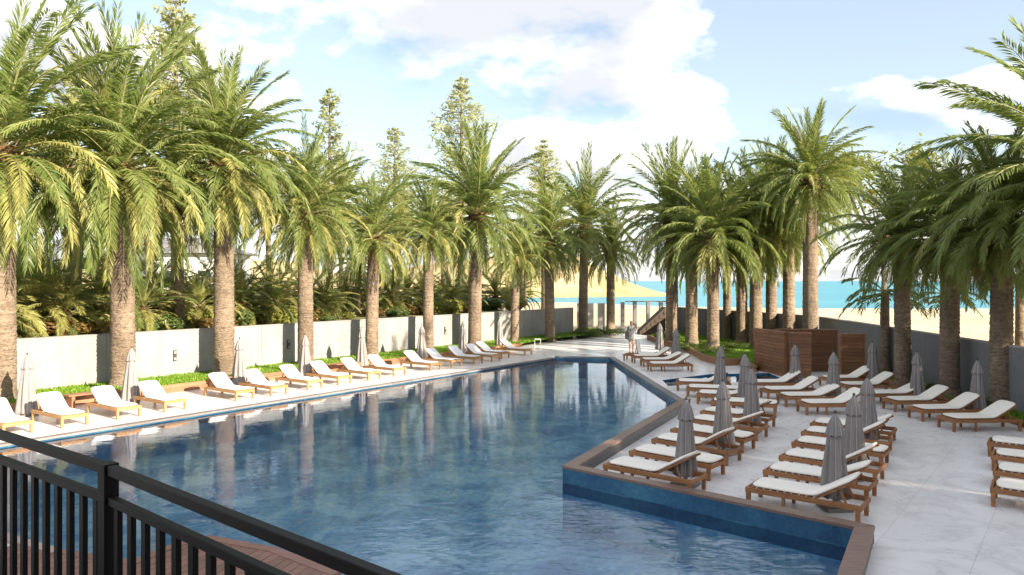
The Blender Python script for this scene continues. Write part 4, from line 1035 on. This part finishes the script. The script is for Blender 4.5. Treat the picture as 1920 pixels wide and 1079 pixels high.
# each plank is a vertical-ish strip in plan running toward the pool (direction dv), trimmed where it meets the water
pv = Vector((0.28, 0.96)).normalized(); pu = Vector((pv.y, -pv.x)); wdt = .145
def top_t(c):
    best = None
    for a, b in zip(edge[:-1], edge[1:]):
        e = b-a; den = pv.cross(e)
        if abs(den) < 1e-6: continue
        t = (a-c).cross(e)/den; s_ = (a-c).cross(pv)/den
        if -1e-6 <= s_ <= 1+1e-6 and (best is None or t < best): best = t
    return best
o0 = Vector((-9.0, 4.0)); k = 0
while k < 62:
    c0 = o0+pu*(wdt*k); t0, t1 = top_t(c0), top_t(c0+pu*(wdt-.008)); k += 1
    if t0 is None or t1 is None or min(t0, t1) < .3: continue
    st = max(0.0, min(t0, t1)-4.5)
    q = [c0+pv*st, c0+pu*(wdt-.008)+pv*st, c0+pu*(wdt-.008)+pv*(t1-.14), c0+pv*(t0-.14)]
    mb = MB(); mb.prism([(p.x, p.y) for p in q], .012, .045+rnd.uniform(-.001, .0015)); link('deck_board', mb.mesh('deck_board', M_DECKW), droot)
M_EDGE = plain('pinkish_stone_edge', (0.42, 0.30, 0.27), 0.5, 0, 0.1)
eoo = offs(edge[2:], .16)
for i in range(len(edge)-3):
    a, b, c, d = edge[2+i], edge[3+i], eoo[i+1], eoo[i]; mb = MB(); mb.prism([(p.x, p.y) for p in (a, b, c, d)], .008, .052); link('edge_board', mb.mesh('edge_board', M_EDGE if i > 4 else M_DECKW), droot)

H0, H1, H2, H3 = Vector((-4.7, 5.86)), Vector((-2.205, 4.02)), Vector((-.40, 2.50)), Vector((.25, 1.95))
ZR, ZL = 2.80, 2.632
rail = thing('balcony_railing', 'black metal balcony railing with upright bars in the lower left corner', 'railing')
def railbar(a, b, z, w, h, nm):
    mb = MB(); mb.bar((a.x, a.y, z-h/2), (b.x, b.y, z-h/2), w, h); bevel(link(nm, mb.mesh(nm, M_BLACK), rail), .004, 2)
pd = (H1-H0).normalized(); pe = (H3-H1).normalized()
railbar(H0, H1-pd*.045, ZR, .05, .052, 'handrail'); railbar(H1+pe*.045, H3, ZR, .05, .052, 'handrail')
railbar(H0, H1-pd*.05, ZL, .045, .045, 'lower_rail'); railbar(H1+pe*.05, H3, ZL, .045, .045, 'lower_rail')
railbar(H0, H1-pd*.05, 1.80, .05, .04, 'bottom_rail'); railbar(H1+pe*.05, H3, 1.80, .05, .04, 'bottom_rail')
for p_ in (H1, H0, H3):
    mb = MB(); mb.box((p_.x, p_.y, (1.62+ZR+.004)/2), (.08, .08, ZR-1.612), math.atan2(pd.y, pd.x)); bevel(link('post', mb.mesh('post', M_BLACK), rail), .004, 2)
def bals(a, b, s0, sp_, w=.046):
    L = (b-a).length; d = (b-a).normalized(); s_ = s0
    mb = MB(); mb.box((0, 0, 0), (w, w*.6, ZL-.045-1.80)); me = mb.mesh('baluster', M_BLACK)
    while s_ < L-.05:
        p_ = a+d*s_; link('baluster', me, rail, (p_.x, p_.y, (ZL-.045+1.80)/2), math.atan2(d.y, d.x)); s_ += sp_
bals(H1, H0, .13, .165); bals(H1, H3, .13, .165)
slab = structure('balcony_slab', None); mb = MB()
mb.prism([(H0.x, H0.y+.15), (H1.x+.05, H1.y+.12), (H3.x+.2, H3.y+.1), (H3.x+.2, -4), (H0.x, -4)], 1.40, 1.60); link('slab', mb.mesh('slab', M_WALLCAP), slab)
print('palms', PALMN, 'objects', len(bpy.data.objects))
